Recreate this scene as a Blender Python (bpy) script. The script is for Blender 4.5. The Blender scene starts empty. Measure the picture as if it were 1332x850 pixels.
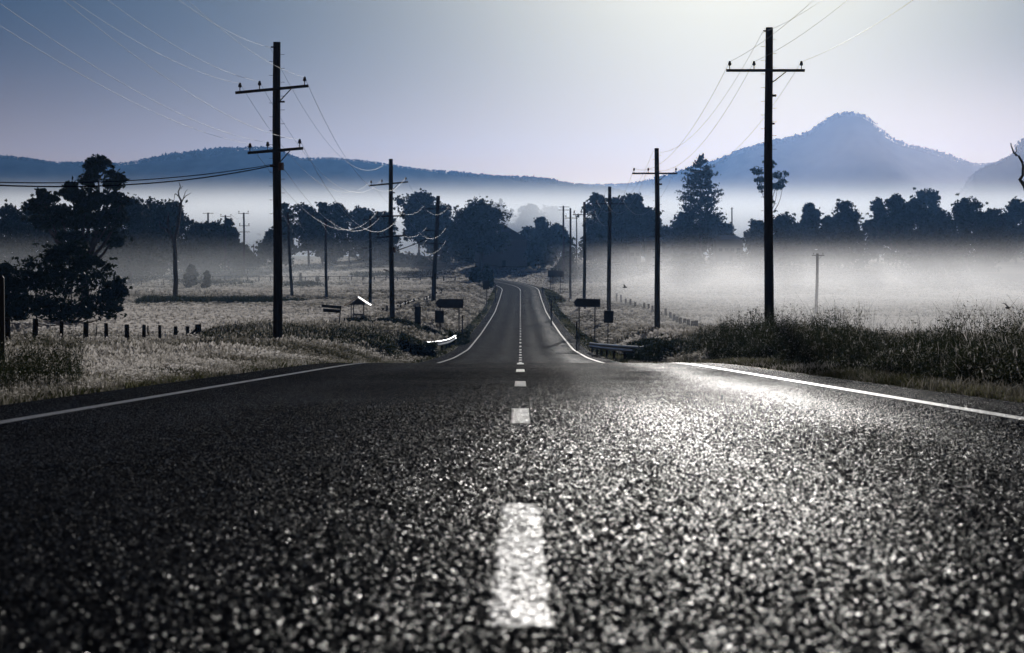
import bpy, bmesh, math, random
import numpy as np
from mathutils import Vector, Matrix

R = math.radians
rng = np.random.default_rng(7)
random.seed(7)
C = bpy.context.scene.collection
sc = bpy.context.scene

# ------------------------------------------------------------------ camera
F = 2800.0                      # focal length in photo pixels
HOR = 328.0                     # true horizon row
CZ = 0.57                       # camera height above the road
PITCH = math.atan((425 - HOR) / F)
cam = bpy.data.cameras.new('camera')
cam.sensor_width = 36
cam.lens = 36 * F / 1332
cam.clip_start = 0.1
cam.clip_end = 20000
cam.dof.use_dof = True
cam.dof.focus_distance = 42
cam.dof.aperture_fstop = 6.0
cam.dof.aperture_blades = 0
co = bpy.data.objects.new('camera', cam)
co.location = (0, 0, CZ)
co.rotation_euler = (R(90) - PITCH, 0, 0)
C.objects.link(co)
sc.camera = co

# ------------------------------------------------------------------ sky, sun, exposure
SUN_AZ, SUN_EL = 6.0, 9.5       # degrees right of the road's direction (+Y), above the horizon
w = bpy.data.worlds.new('World')
sc.world = w
w.use_nodes = True
nt = w.node_tree
nt.nodes.clear()
wo = nt.nodes.new('ShaderNodeOutputWorld')
bg = nt.nodes.new('ShaderNodeBackground')
sky = nt.nodes.new('ShaderNodeTexSky')
sky.sky_type = 'NISHITA'
sky.sun_disc = False
sky.sun_elevation = R(SUN_EL)
sky.sun_rotation = R(SUN_AZ)
sky.altitude = 100
sky.air_density = 1.0
sky.dust_density = 0.9
sky.ozone_density = 3.0
# the Nishita sky, a broad pale glow about the sun's direction and thicker pale air towards the horizon
SUNV = (math.sin(R(SUN_AZ)) * math.cos(R(SUN_EL)), math.cos(R(SUN_AZ)) * math.cos(R(SUN_EL)), math.sin(R(SUN_EL)))
wt = nt.nodes.new('ShaderNodeTexCoord')
def wmath(op, a, b=None, c=None):
    x = nt.nodes.new('ShaderNodeMath'); x.operation = op
    for i, s_ in enumerate((a, b, c)):
        if s_ is None: continue
        if hasattr(s_, 'links'): nt.links.new(s_, x.inputs[i])
        else: x.inputs[i].default_value = s_
    return x.outputs[0]
def wscale(col, f):
    x = nt.nodes.new('ShaderNodeVectorMath'); x.operation = 'SCALE'
    if hasattr(col, 'links'): nt.links.new(col, x.inputs[0])
    else: x.inputs[0].default_value = col
    if hasattr(f, 'links'): nt.links.new(f, x.inputs['Scale'])
    else: x.inputs['Scale'].default_value = f
    return x.outputs[0]
def wadd(a, b):
    x = nt.nodes.new('ShaderNodeVectorMath'); x.operation = 'ADD'
    nt.links.new(a, x.inputs[0]); nt.links.new(b, x.inputs[1]); return x.outputs[0]
dt = nt.nodes.new('ShaderNodeVectorMath'); dt.operation = 'DOT_PRODUCT'
nm_ = nt.nodes.new('ShaderNodeVectorMath'); nm_.operation = 'NORMALIZE'
nt.links.new(wt.outputs['Generated'], nm_.inputs[0])
nt.links.new(nm_.outputs[0], dt.inputs[0]); dt.inputs[1].default_value = SUNV
sz_ = nt.nodes.new('ShaderNodeSeparateXYZ'); nt.links.new(nm_.outputs[0], sz_.inputs[0])
ang = wmath('MULTIPLY', wmath('ARCCOSINE', wmath('MINIMUM', dt.outputs['Value'], .999999)), 180 / math.pi)
def gauss(x, s_): return wmath('EXPONENT', wmath('MULTIPLY', wmath('POWER', wmath('DIVIDE', x, s_), 2.0), -1.0))
g1 = gauss(ang, 6.8)            # inner glow
g2 = gauss(ang, 11.0)           # wide glow
el = wmath('MAXIMUM', wmath('MULTIPLY', wmath('ARCSINE', sz_.outputs[2]), 180 / math.pi), 0.0)
hz_ = wmath('MULTIPLY', gauss(el, 3.5), wmath('ADD', wmath('MULTIPLY', g2, .52), .48))
SKY = (0.01, 0.075, 0.18)
tm = nt.nodes.new('ShaderNodeVectorMath'); tm.operation = 'MULTIPLY'; tm.inputs[1].default_value = SKY
nt.links.new(sky.outputs[0], tm.inputs[0])
tot = wadd(wscale(tm.outputs[0], wmath('SUBTRACT', 1.0, wmath('MULTIPLY', g2, .75))), wscale((26.0, 25.0, 20.0), g1))
tot = wadd(tot, wscale((14.5, 12.0, 6.5), g2))
tot = wadd(tot, wscale((39.0, 21.5, 8.5), hz_))
nt.links.new(tot, bg.inputs[0])
bg.inputs[1].default_value = 0.06
nt.links.new(bg.outputs[0], wo.inputs[0])

sl = bpy.data.lights.new('sun', 'SUN')
sl.energy = 4.3
sl.angle = R(0.53)
sl.color = (1.0, 0.96, 0.91)
so = bpy.data.objects.new('sun', sl)
so.rotation_euler = (R(-(90 - SUN_EL)), 0, R(-SUN_AZ))
so.location = (0, 0, 60)
C.objects.link(so)
# lamp looks down -Z; rotate so that light travels from the sun's place ahead of the camera
sd = Vector((math.sin(R(SUN_AZ)) * math.cos(R(SUN_EL)), math.cos(R(SUN_AZ)) * math.cos(R(SUN_EL)), math.sin(R(SUN_EL))))
so.rotation_euler = sd.to_track_quat('Z', 'Y').to_euler()

sc.view_settings.view_transform = 'Standard'
sc.view_settings.look = 'None'
sc.view_settings.exposure = -1.15
sc.view_settings.gamma = 1
sc.cycles.use_denoising = True
sc.cycles.max_bounces = 6
sc.cycles.diffuse_bounces = 2
sc.cycles.glossy_bounces = 2
sc.cycles.transmission_bounces = 2
sc.cycles.transparent_max_bounces = 8
sc.cycles.volume_bounces = 2
sc.cycles.sample_clamp_direct = 30
sc.cycles.sample_clamp_indirect = 4
sc.cycles.volume_step_rate = 1.0
sc.cycles.volume_max_steps = 64

# ------------------------------------------------------------------ helpers
def at(px, py, Y):
    x = (px - 666) / F
    zc = (425 - py) / F
    yd = math.cos(PITCH) + zc * math.sin(PITCH)
    zd = zc * math.cos(PITCH) - math.sin(PITCH)
    s = Y / yd
    return Vector((x * s, Y, CZ + zd * s))

def tag(o, label=None, cat=None, group=None, kind=None):
    if label: o['label'] = label
    if cat: o['category'] = cat
    if group: o['group'] = group
    if kind: o['kind'] = kind
    return o

def empty(name, loc, rz=0, **k):
    o = bpy.data.objects.new(name, None)
    o.empty_display_size = 0.3
    o.location = loc
    o.rotation_euler = (0, 0, rz)
    C.objects.link(o)
    return tag(o, **k)

class MB:
    """collects geometry of one mesh"""
    def __init__(s):
        s.v = []; s.f = []; s.n = 0
    def add(s, v, f):
        v = np.asarray(v, float)
        s.v.append(v)
        for q in f: s.f.append(tuple(i + s.n for i in q))
        s.n += len(v)
    def box(s, c, d, rot=None, taper=1.0):
        c = Vector(c); out = []
        for z in (-.5, .5):
            for x, y in ((-.5, -.5), (.5, -.5), (.5, .5), (-.5, .5)):
                t = taper if z > 0 else 1
                p = Vector((x * d[0] * t, y * d[1] * t, z * d[2]))
                if rot: p = rot @ p
                out.append(c + p)
        s.add(out, [(3, 2, 1, 0), (4, 5, 6, 7), (0, 1, 5, 4), (1, 2, 6, 5), (2, 3, 7, 6), (3, 0, 4, 7)])
    def tube(s, pts, rad, n=8, cap=True):
        pts = [Vector(p) for p in pts]
        if not hasattr(rad, '__len__'): rad = [rad] * len(pts)
        vs = []; u = None
        for i, p in enumerate(pts):
            a = pts[max(i - 1, 0)]; b = pts[min(i + 1, len(pts) - 1)]
            d = (b - a).normalized()
            if u is None:
                u = d.cross(Vector((0, 0, 1)))
                if u.length < 0.2: u = d.cross(Vector((0, 1, 0)))
            else: u = u - d * u.dot(d)          # carry the frame along: no twisting
            u.normalize(); v = u.cross(d)
            for k in range(n):
                t = 2 * math.pi * k / n
                vs.append(p + (u * math.cos(t) + v * math.sin(t)) * rad[i])
        fs = []
        for i in range(len(pts) - 1):
            for k in range(n):
                k2 = (k + 1) % n
                fs.append((i * n + k, i * n + k2, (i + 1) * n + k2, (i + 1) * n + k))
        if cap:
            fs.append(tuple(range(n)))
            fs.append(tuple((len(pts) - 1) * n + k for k in reversed(range(n))))
        s.add(vs, fs)
    def lathe(s, c, prof, n=10):
        c = Vector(c); vs = []; fs = []
        for (r, z) in prof:
            for k in range(n):
                t = 2 * math.pi * k / n
                vs.append(c + Vector((r * math.cos(t), r * math.sin(t), z)))
        m = len(prof)
        for i in range(m - 1):
            for k in range(n):
                k2 = (k + 1) % n
                fs.append((i * n + k, i * n + k2, (i + 1) * n + k2, (i + 1) * n + k))
        fs.append(tuple(reversed(range(n)))); fs.append(tuple((m - 1) * n + k for k in range(n)))
        s.add(vs, fs)
    def prism(s, poly, y0, y1):
        n = len(poly)
        vs = [Vector((x, y0, z)) for x, z in poly] + [Vector((x, y1, z)) for x, z in poly]
        fs = [tuple(range(n)), tuple(reversed(range(n, 2 * n)))]
        for i in range(n):
            j = (i + 1) % n
            fs.append((i, i + n, j + n, j))
        s.add(vs, fs)
    def build(s, name, mat, parent=None, smooth=False, bevel=0):
        me = bpy.data.meshes.new(name)
        me.from_pydata([tuple(p) for a in s.v for p in a], [], s.f)
        if mat: me.materials.append(mat)
        if smooth:
            me.polygons.foreach_set('use_smooth', [True] * len(me.polygons))
        bm = bmesh.new(); bm.from_mesh(me)
        bmesh.ops.recalc_face_normals(bm, faces=bm.faces)
        if bevel:
            bmesh.ops.bevel(bm, geom=bm.edges[:], offset=bevel, segments=1, affect='EDGES')
        bm.to_mesh(me); bm.free()
        o = bpy.data.objects.new(name, me)
        C.objects.link(o)
        if parent: o.parent = parent
        return o

def npmesh(name, v, quads, mat, parent=None, smooth=False, tris=None, mats=None, midx=None):
    """fast mesh from arrays"""
    me = bpy.data.meshes.new(name)
    v = np.ascontiguousarray(v, np.float32)
    me.vertices.add(len(v)); me.vertices.foreach_set('co', v.ravel())
    parts = []; sizes = []
    if quads is not None and len(quads): parts.append(quads.ravel()); sizes.append(np.full(len(quads), 4))
    if tris is not None and len(tris): parts.append(tris.ravel()); sizes.append(np.full(len(tris), 3))
    li = np.concatenate(parts).astype(np.int32); sz = np.concatenate(sizes)
    me.loops.add(len(li)); me.loops.foreach_set('vertex_index', li)
    st = np.concatenate([[0], np.cumsum(sz)[:-1]]).astype(np.int32)
    me.polygons.add(len(sz)); me.polygons.foreach_set('loop_start', st)
    if smooth: me.polygons.foreach_set('use_smooth', np.ones(len(sz), bool))
    for m in (mats or [mat]): me.materials.append(m)
    if midx is not None: me.polygons.foreach_set('material_index', midx.astype(np.int32))
    me.update(calc_edges=True); me.validate()
    o = bpy.data.objects.new(name, me); C.objects.link(o)
    if parent: o.parent = parent
    return o

# ------------------------------------------------------------------ materials
def mat(name, col, rough=0.8, metal=0.0, vary=0.0, vscale=4.0, bump=0.0, bscale=20.0, transl=0.0, spec=0.5, stretch=(1, 1, 1)):
    m = bpy.data.materials.new(name); m.use_nodes = True
    t = m.node_tree; b = t.nodes['Principled BSDF']
    b.inputs['Base Color'].default_value = (*col, 1)
    b.inputs['Roughness'].default_value = rough
    b.inputs['Metallic'].default_value = metal
    b.inputs['Specular IOR Level'].default_value = spec
    tc = t.nodes.new('ShaderNodeTexCoord')
    mp = t.nodes.new('ShaderNodeMapping'); mp.inputs['Scale'].default_value = stretch
    t.links.new(tc.outputs['Object'], mp.inputs['Vector'])
    if vary:
        n = t.nodes.new('ShaderNodeTexNoise'); n.inputs['Scale'].default_value = vscale; n.inputs['Detail'].default_value = 5
        r = t.nodes.new('ShaderNodeValToRGB')
        r.color_ramp.elements[0].position = 0.3; r.color_ramp.elements[1].position = 0.7
        r.color_ramp.elements[0].color = (*[c * (1 - vary) for c in col], 1)
        r.color_ramp.elements[1].color = (*[min(1, c * (1 + vary)) for c in col], 1)
        t.links.new(mp.outputs[0], n.inputs['Vector'])
        t.links.new(n.outputs[0], r.inputs[0]); t.links.new(r.outputs[0], b.inputs['Base Color'])
    if bump:
        n = t.nodes.new('ShaderNodeTexNoise'); n.inputs['Scale'].default_value = bscale; n.inputs['Detail'].default_value = 6
        bp = t.nodes.new('ShaderNodeBump'); bp.inputs['Strength'].default_value = bump; bp.inputs['Distance'].default_value = 0.02
        t.links.new(mp.outputs[0], n.inputs['Vector'])
        t.links.new(n.outputs[0], bp.inputs['Height']); t.links.new(bp.outputs[0], b.inputs['Normal'])
    if transl:
        tr = t.nodes.new('ShaderNodeBsdfTranslucent'); mx = t.nodes.new('ShaderNodeMixShader')
        mx.inputs[0].default_value = transl
        src = b.inputs['Base Color'].links[0].from_socket if b.inputs['Base Color'].links else None
        if src: t.links.new(src, tr.inputs[0])
        else: tr.inputs[0].default_value = (*col, 1)
        t.links.new(b.outputs[0], mx.inputs[1]); t.links.new(tr.outputs[0], mx.inputs[2])
        t.links.new(mx.outputs[0], t.nodes['Material Output'].inputs['Surface'])
    return m

M = {}
M['wood'] = mat('weathered_wood', (.05, .043, .036), .9, vary=.4, vscale=3, bump=.5, bscale=14, stretch=(6, 6, .6), spec=.2)
M['arm'] = mat('crossarm_wood', (.045, .04, .036), .9, vary=.3, bump=.3, spec=.2)
M['porcelain'] = mat('porcelain', (.05, .03, .025), .25)
M['steel'] = mat('galvanised_steel', (.30, .31, .335), .38, metal=1.0, vary=.15, vscale=6)
M['wire'] = mat('aluminium_wire', (.14, .145, .155), .5, metal=1.0)
M['cable'] = mat('black_cable', (.03, .03, .033), .5)
M['bark'] = mat('bark', (.09, .075, .06), .9, vary=.4, vscale=2, bump=.6, bscale=8, spec=.2)
M['deadwood'] = mat('dead_wood', (.11, .1, .09), .85, vary=.3, bump=.4, spec=.2)
M['leaf'] = mat('eucalypt_leaves', (.045, .06, .03), .6, vary=.35, vscale=.5, transl=.05, spec=.1)
M['leaf2'] = mat('dark_leaves', (.035, .055, .025), .6, vary=.35, vscale=.5, transl=.05, spec=.1)
M['pineleaf'] = mat('pine_needles', (.03, .05, .028), .7, vary=.3, vscale=.5, transl=.08, spec=.2)
M['signback'] = mat('sign_back', (.05, .055, .058), .6, vary=.2, vscale=3)
M['roofmetal'] = mat('zinc_roof', (.6, .62, .63), .2, metal=1.0, bump=.15, bscale=5)
M['housewall'] = mat('weatherboard_wall', (.25, .25, .24), .8, vary=.15)
M['darkroof'] = mat('dark_roof', (.08, .08, .09), .6, vary=.2)
M['whitepaint'] = mat('white_paint', (.78, .78, .76), .6, vary=.12, vscale=9)
M['glass'] = mat('window_glass', (.03, .04, .05), .1)
M['darkpaint'] = mat('dark_paint', (.03, .035, .05), .6)
M['stone'] = mat('pale_stone', (.72, .7, .66), .7, vary=.15, bump=.4, bscale=12)

# ------------------------------------------------------------------ terrain
def curve(tab, sig=5.0):
    ys = np.arange(-200, 8001, 1.0)
    z = np.interp(ys, [a for a, b in tab], [b for a, b in tab])
    k = np.exp(-0.5 * (np.arange(-20, 21) / sig) ** 2); k /= k.sum()
    zp = np.pad(z, 20, mode='edge')
    zs = np.convolve(zp, k, mode='valid')
    return lambda y: np.interp(y, ys, zs)

P_ = curve([(-200, 7.2), (0, -.57), (47, -2.40), (60, -3.14), (75, -3.97), (90, -4.64), (110, -5.42), (140, -6.35), (184, -7.03),
            (240, -7.62), (289, -8.0), (350, -7.7), (423, -6.95), (480, -6.35), (520, -6.0), (600, -3.9), (660, -2.6), (1000, -2.4), (8000, -10)], 4)
L_ = curve([(-200, 7.0), (0, -.72), (20, -1.55), (40, -2.35), (60, -3.1), (87, -4.0), (110, -4.7), (127, -5.15), (150, -5.6), (180, -5.95),
            (241, -6.3), (280, -6.6), (400, -6.3), (430, -6.0), (600, -2.9), (700, -2.2), (1000, -2), (2000, -6), (8000, -10)], 6)
R_ = curve([(-200, 7.0), (0, -.72), (20, -1.55), (40, -2.35), (60, -3.1), (88, -4.1), (110, -4.9), (148, -6.0), (180, -7.1), (216, -7.8),
            (280, -8.3), (400, -8.6), (500, -7.4), (600, -4.3), (660, -2.9), (1000, -2.5), (2000, -6), (8000, -10)], 6)

def xc(y):
    y = np.asarray(y, float)
    return .0039 * y - np.where(y > 400, (y - 400) ** 2 * .00113, 0)

def sm(a, b, x):
    t = np.clip((x - a) / (b - a), 0, 1)
    return t * t * (3 - 2 * t)

def vnoise(x, y, s, seed=0):
    """smooth value noise, numpy"""
    x = np.asarray(x, float) / s + seed * 17.3; y = np.asarray(y, float) / s + seed * 9.1
    xi = np.floor(x); yi = np.floor(y); fx = x - xi; fy = y - yi
    fx = fx * fx * (3 - 2 * fx); fy = fy * fy * (3 - 2 * fy)
    def h(a, b):
        t = np.sin(a * 127.1 + b * 311.7 + seed * 74.7) * 43758.5453
        return t - np.floor(t)
    return (h(xi, yi) * (1 - fx) + h(xi + 1, yi) * fx) * (1 - fy) + (h(xi, yi + 1) * (1 - fx) + h(xi + 1, yi + 1) * fx) * fy - .5

def ground(x, y):
    """terrain height in world z"""
    x = np.asarray(x, float); y = np.asarray(y, float)
    d = x - xc(np.clip(y, -200, 560))
    a = np.abs(d)
    side = np.where(d < 0, L_(y), R_(y))
    z = P_(y) * (1 - sm(4.4, 9.0, a)) + side * sm(4.4, 9.0, a)
    z = z - .12 * (1 - sm(4.05, 4.45, a)) * (y < 640)
    dit = np.exp(-((a - 5.6) / .7) ** 2) * .12 * sm(50, 90, y)
    rough = vnoise(x, y, 2.3, 1) * .10 + vnoise(x, y, 9, 2) * .25 + vnoise(x, y, 40, 3) * .5 * sm(150, 300, y)
    z = z + rough * sm(4.6, 8, a) - dit
    return z + CZ

def gz(x, y): return float(ground(x, y))
def road_z(y): return P_(y) + CZ

def grid_axis(parts):
    out = []
    for a, b, n in parts: out.append(np.linspace(a, b, n, endpoint=False))
    return np.concatenate(out + [[parts[-1][1]]])

gx = np.concatenate([-np.geomspace(14, 3600, 70)[::-1], np.arange(-13.6, 13.7, .35), np.geomspace(14, 3600, 70)])
gy = np.concatenate([np.arange(-60, 130, .8), np.arange(130, 700, 2.5), np.geomspace(702, 7400, 70)])
X, Y = np.meshgrid(gx, gy)
# the x columns follow the road's line
XX = X + np.where(np.abs(X) < 40, 1, np.clip((200 - np.abs(X)) / 160, 0, 1)) * xc(np.clip(Y, -60, 560))
Zt = ground(XX, Y)
v = np.stack([XX, Y, Zt], -1).reshape(-1, 3)
nx = len(gx); ny = len(gy)
I = (np.arange(ny - 1)[:, None] * nx + np.arange(nx - 1)[None]).ravel()
quads = np.stack([I, I + 1, I + nx + 1, I + nx], -1)

m = bpy.data.materials.new('ground_dry_grass'); m.use_nodes = True
t = m.node_tree; b = t.nodes['Principled BSDF']; b.inputs['Roughness'].default_value = .95; b.inputs['Specular IOR Level'].default_value = .1
tc = t.nodes.new('ShaderNodeTexCoord')
def noise(t, src, scale, detail=6, rough=.6):
    n = t.nodes.new('ShaderNodeTexNoise'); n.inputs['Scale'].default_value = scale; n.inputs['Detail'].default_value = detail
    n.inputs['Roughness'].default_value = rough
    t.links.new(src, n.inputs['Vector']); return n
def ramp(t, src, stops):
    r = t.nodes.new('ShaderNodeValToRGB'); e = r.color_ramp.elements
    e[0].position, e[0].color = stops[0][0], (*stops[0][1], 1)
    e[1].position, e[1].color = stops[-1][0], (*stops[-1][1], 1)
    for p, c in stops[1:-1]:
        k = e.new(p); k.color = (*c, 1)
    t.links.new(src, r.inputs[0]); return r
def mix(t, a, b_, f, mode='MIX'):
    x = t.nodes.new('ShaderNodeMixRGB'); x.blend_type = mode
    for i, s in ((0, f), (1, a), (2, b_)):
        if hasattr(s, 'links'): t.links.new(s, x.inputs[i])
        else: x.inputs[i].default_value = s if not isinstance(s, tuple) else (*s, 1)
    return x.outputs[0]
n1 = noise(t, tc.outputs['Object'], .035); n2 = noise(t, tc.outputs['Object'], .5); n3 = noise(t, tc.outputs['Object'], 9)
r1 = ramp(t, n1.outputs[0], [(.35, (.14, .13, .08)), (.55, (.27, .23, .17)), (.7, (.38, .33, .26))])
r2 = ramp(t, n2.outputs[0], [(.3, (.5, .5, .5)), (.7, (1.3, 1.3, 1.25))])
c = mix(t, r1.outputs[0], r2.outputs[0], 1.0, 'MULTIPLY')
r3 = ramp(t, n3.outputs[0], [(.3, (.6, .6, .6)), (.7, (1.3, 1.3, 1.3))])
c = mix(t, c, r3.outputs[0], .8, 'MULTIPLY')
t.links.new(c, b.inputs['Base Color'])
bp = t.nodes.new('ShaderNodeBump'); bp.inputs['Strength'].default_value = .9; bp.inputs['Distance'].default_value = .12
t.links.new(n3.outputs[0], bp.inputs['Height']); t.links.new(bp.outputs[0], b.inputs['Normal'])
M['ground'] = m
terrain = npmesh('ground', v, quads, M['ground'], smooth=True)
tag(terrain, 'dry grassy fields beside and beyond the road', 'ground', kind='structure')

# ------------------------------------------------------------------ road
def asphalt(name, kind):
    """stone chips in bitumen: mostly matt dark, a few facets polished and tilted every way"""
    old = kind == 'old'; paint = kind == 'paint'
    m = bpy.data.materials.new(name); m.use_nodes = True
    t = m.node_tree; b = t.nodes['Principled BSDF']
    tc = t.nodes.new('ShaderNodeTexCoord')
    vo = t.nodes.new('ShaderNodeTexVoronoi'); vo.inputs['Scale'].default_value = 150
    t.links.new(tc.outputs['Object'], vo.inputs['Vector'])
    big = noise(t, tc.outputs['Object'], .35, 4)
    bw = t.nodes.new('ShaderNodeSeparateColor'); t.links.new(vo.outputs['Color'], bw.inputs[0])
    if old: st = [(0, (.016, .018, .024)), (.6, (.03, .032, .04)), (1, (.08, .08, .09))]
    elif paint: st = [(0, (.28, .28, .30)), (.12, (.6, .6, .62)), (1, (.8, .8, .8))]
    else: st = [(0, (.008, .010, .015)), (.6, (.02, .022, .029)), (.92, (.055, .057, .065)), (1, (.14, .14, .15))]
    cr = ramp(t, bw.outputs[0], st)
    if paint: rb = ramp(t, noise(t, tc.outputs['Object'], 7, 9, .75).outputs[0], [(.36, (.22, .22, .24)), (.47, (.85, .85, .85)), (.7, (1.05, 1.05, 1.05))])
    else: rb = ramp(t, big.outputs[0], [(.3, (.7, .7, .7)), (.7, (1.25, 1.25, 1.25))])
    t.links.new(mix(t, cr.outputs[0], rb.outputs[0], 1.0, 'MULTIPLY'), b.inputs['Base Color'])
    geo = t.nodes.new('ShaderNodeNewGeometry')
    sub = t.nodes.new('ShaderNodeVectorMath'); sub.operation = 'SUBTRACT'; sub.inputs[1].default_value = (.5, .5, .5)
    t.links.new(vo.outputs['Color'], sub.inputs[0])
    mu = t.nodes.new('ShaderNodeVectorMath'); mu.operation = 'SCALE'; mu.inputs['Scale'].default_value = {'old': .5, 'paint': .7}.get(kind, .55)
    t.links.new(sub.outputs[0], mu.inputs[0])
    ad = t.nodes.new('ShaderNodeVectorMath'); ad.operation = 'ADD'
    t.links.new(mu.outputs[0], ad.inputs[0]); t.links.new(geo.outputs['Normal'], ad.inputs[1])
    no = t.nodes.new('ShaderNodeVectorMath'); no.operation = 'NORMALIZE'; t.links.new(ad.outputs[0], no.inputs[0])
    n = noise(t, tc.outputs['Object'], 420, 2)
    bp = t.nodes.new('ShaderNodeBump'); bp.inputs['Strength'].default_value = .5; bp.inputs['Distance'].default_value = .0015
    t.links.new(n.outputs[0], bp.inputs['Height']); t.links.new(no.outputs[0], bp.inputs['Normal'])
    t.links.new(bp.outputs[0], b.inputs['Normal'])
    # a different random per stone decides which ones are polished
    wn = t.nodes.new('ShaderNodeTexWhiteNoise'); wn.noise_dimensions = '3D'; t.links.new(vo.outputs['Color'], wn.inputs['Vector'])
    thr = {'old': .915, 'paint': .25}.get(kind, .90)
    wv = wn.outputs['Value']
    if not paint:      # worn wheel tracks have more polished chips
        at_ = t.nodes.new('ShaderNodeAttribute'); at_.attribute_name = 'lane'
        ml = t.nodes.new('ShaderNodeMath'); ml.operation = 'MULTIPLY_ADD'; ml.inputs[1].default_value = .16 if old else .09
        t.links.new(at_.outputs['Fac'], ml.inputs[0]); t.links.new(wv, ml.inputs[2]); wv = ml.outputs[0]
    def mr(lo, hi):
        r = t.nodes.new('ShaderNodeMapRange'); r.inputs['From Min'].default_value = thr; r.inputs['From Max'].default_value = thr + .03
        r.inputs['To Min'].default_value = lo; r.inputs['To Max'].default_value = hi
        t.links.new(wv, r.inputs['Value']); return r.outputs[0]
    rr = mr(.8, {'old': .36, 'paint': .38}.get(kind, .34))
    spv = mr(0.0, {'old': .5, 'paint': .8}.get(kind, .9))
    t.links.new(rr, b.inputs['Roughness']); t.links.new(spv, b.inputs['Specular IOR Level'])
    return m
M['asphalt'] = asphalt('fresh_chip_seal', 'new')
M['oldseal'] = asphalt('worn_chip_seal', 'old')

def stones(x, y, cell=.0074, seed=3):
    """height of a bed of rolled-in stone chips, metres (0 .. ~.006)"""
    gxx = x / cell; gyy = y / cell
    ix = np.floor(gxx); iy = np.floor(gyy)
    best = np.zeros_like(x)
    def h(a, b, k):
        t = np.sin(a * 12.9898 + b * 78.233 + k * 37.719) * 43758.5453
        return t - np.floor(t)
    for dx in (-1, 0, 1):
        for dy in (-1, 0, 1):
            a = ix + dx; b_ = iy + dy
            px = a + .15 + .7 * h(a, b_, 1); py = b_ + .15 + .7 * h(a, b_, 2)
            ang = h(a, b_, 3) * 3.14; ca = np.cos(ang); sa = np.sin(ang)
            ux = gxx - px; uy = gyy - py
            r1 = .42 + .3 * h(a, b_, 4); r2 = .36 + .2 * h(a, b_, 5)
            q = ((ux * ca + uy * sa) / r1) ** 2 + ((-ux * sa + uy * ca) / r2) ** 2
            top = .35 + .65 * h(a, b_, 6)
            tilt = (ux * (h(a, b_, 7) - .5) + uy * (h(a, b_, 8) - .5)) * .9
            # flat-topped, slightly tilted chips
            hh = np.where(q < 1, np.minimum((1 - q) * 1.6, 1.0) * (top + tilt), 0)
            best = np.maximum(best, hh)
    return best * cell * .36

HW = 4.25
def road_strip(xs, ys, lift=0.0, disp=False, fan=None, half=None):
    X, Y = np.meshgrid(xs, ys)
    if fan is not None:
        X = X * np.minimum(fan(Y), 1e9)
    X = X + xc(Y)
    Z = road_z(Y) + lift
    return X, Y, Z
# camber is left out; fine near part carries real stone relief, the rest relief in the shading
def strip_mesh(name, X, Y, Z, material, parent=None, mats=None, midx=None, lane=None):
    n_y, n_x = X.shape
    I = (np.arange(n_y - 1)[:, None] * n_x + np.arange(n_x - 1)[None]).ravel()
    q = np.stack([I, I + 1, I + n_x + 1, I + n_x], -1)
    o = npmesh(name, np.stack([X, Y, Z], -1).reshape(-1, 3), q, material, parent, True, mats=mats, midx=midx)
    if lane is not None:
        a = o.data.attributes.new('lane', 'FLOAT', 'POINT'); a.data.foreach_set('value', lane.ravel().astype(np.float32))
    return o
HW = 4.25
Y0, Y1 = 3.3, 22.0
rows = np.exp(np.arange(np.log(Y0), np.log(Y1), .00085))
rows[-1] = Y1
cols = np.linspace(-1, 1, 1150)
Yn = rows[:, None] * np.ones((1, len(cols)))
halfw = np.minimum(.30 * rows[:, None], HW)
Xn = cols[None] * halfw
fade = 1 - sm(15, 21.8, Yn)
edge = 1 - sm(.97, 1.0, np.abs(cols[None]) * np.ones_like(Yn))
Hs = stones(Xn, Yn) + vnoise(Xn, Yn, .35, 5) * .004
Zn = road_z(Yn) + Hs * fade * edge + .001
def tracks(U, X, Y):
    l = .8 * np.exp(-((U - 2.45) / .35) ** 2) + .35 * np.exp(-((U - .95) / .3) ** 2) + .3 * np.exp(-((U + 2.3) / .4) ** 2)
    return l - .55 * sm(14, 30, Y) * (1 - .75 * sm(31, 46, Y)) + .5 * vnoise(X, Y / 3, .8, 61) * np.exp(-((np.abs(U) - 1.8) / 1.4) ** 2)
near = strip_mesh('road', Xn + xc(Yn), Yn, Zn, M['asphalt'], lane=tracks(Xn, Xn, Yn))
tag(near, 'coarse dark chip-seal road surface nearest the camera', 'road', kind='structure')
# sheet around and beyond the relief patch
ra = [-HW, -3.9, -2.5, -1.2, 0, 1.2, 2.5, 3.9, HW]
ys = np.concatenate([np.arange(-55, 3.3, 2), [3.3]])
X, Y, Z = road_strip(np.array(ra), ys); strip_back = (X, Y, Z)
rb = strip_mesh('road', X, Y, Z, M['asphalt'])
# sides of the fan where it is narrower than the road
for s in (-1, 1):
    ys = np.linspace(3.3, HW / .30, 60)
    t_ = np.linspace(0, 1, 8)
    inner = .30 * ys[:, None] * .998
    Xs = s * (inner + (HW - inner) * t_[None]) ; Ys = ys[:, None] * np.ones((1, 8))
    if s < 0: Xs = Xs[:, ::-1]
    o = strip_mesh('road', Xs + xc(Ys), Ys, road_z(Ys) + 0 * Ys, M['asphalt'])
    tag(o, 'verge side of the near chip-seal carriageway', 'road', kind='structure')
ys = np.concatenate([np.arange(22.0, 130, .5), np.arange(130, 641, 1.5)])
lx = np.linspace(-HW, HW, 69)
X, Y, Z = road_strip(lx, ys)
U = np.ones((len(ys), 1)) * lx[None]
lane = np.zeros_like(U)
for c0, wd, k in ((-2.45, .42, .35), (-.9, .42, .3), (.9, .42, .45), (2.55, .6, 1.3)):
    lane = np.maximum(lane, k * np.exp(-((U - c0) / wd) ** 2))
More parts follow.
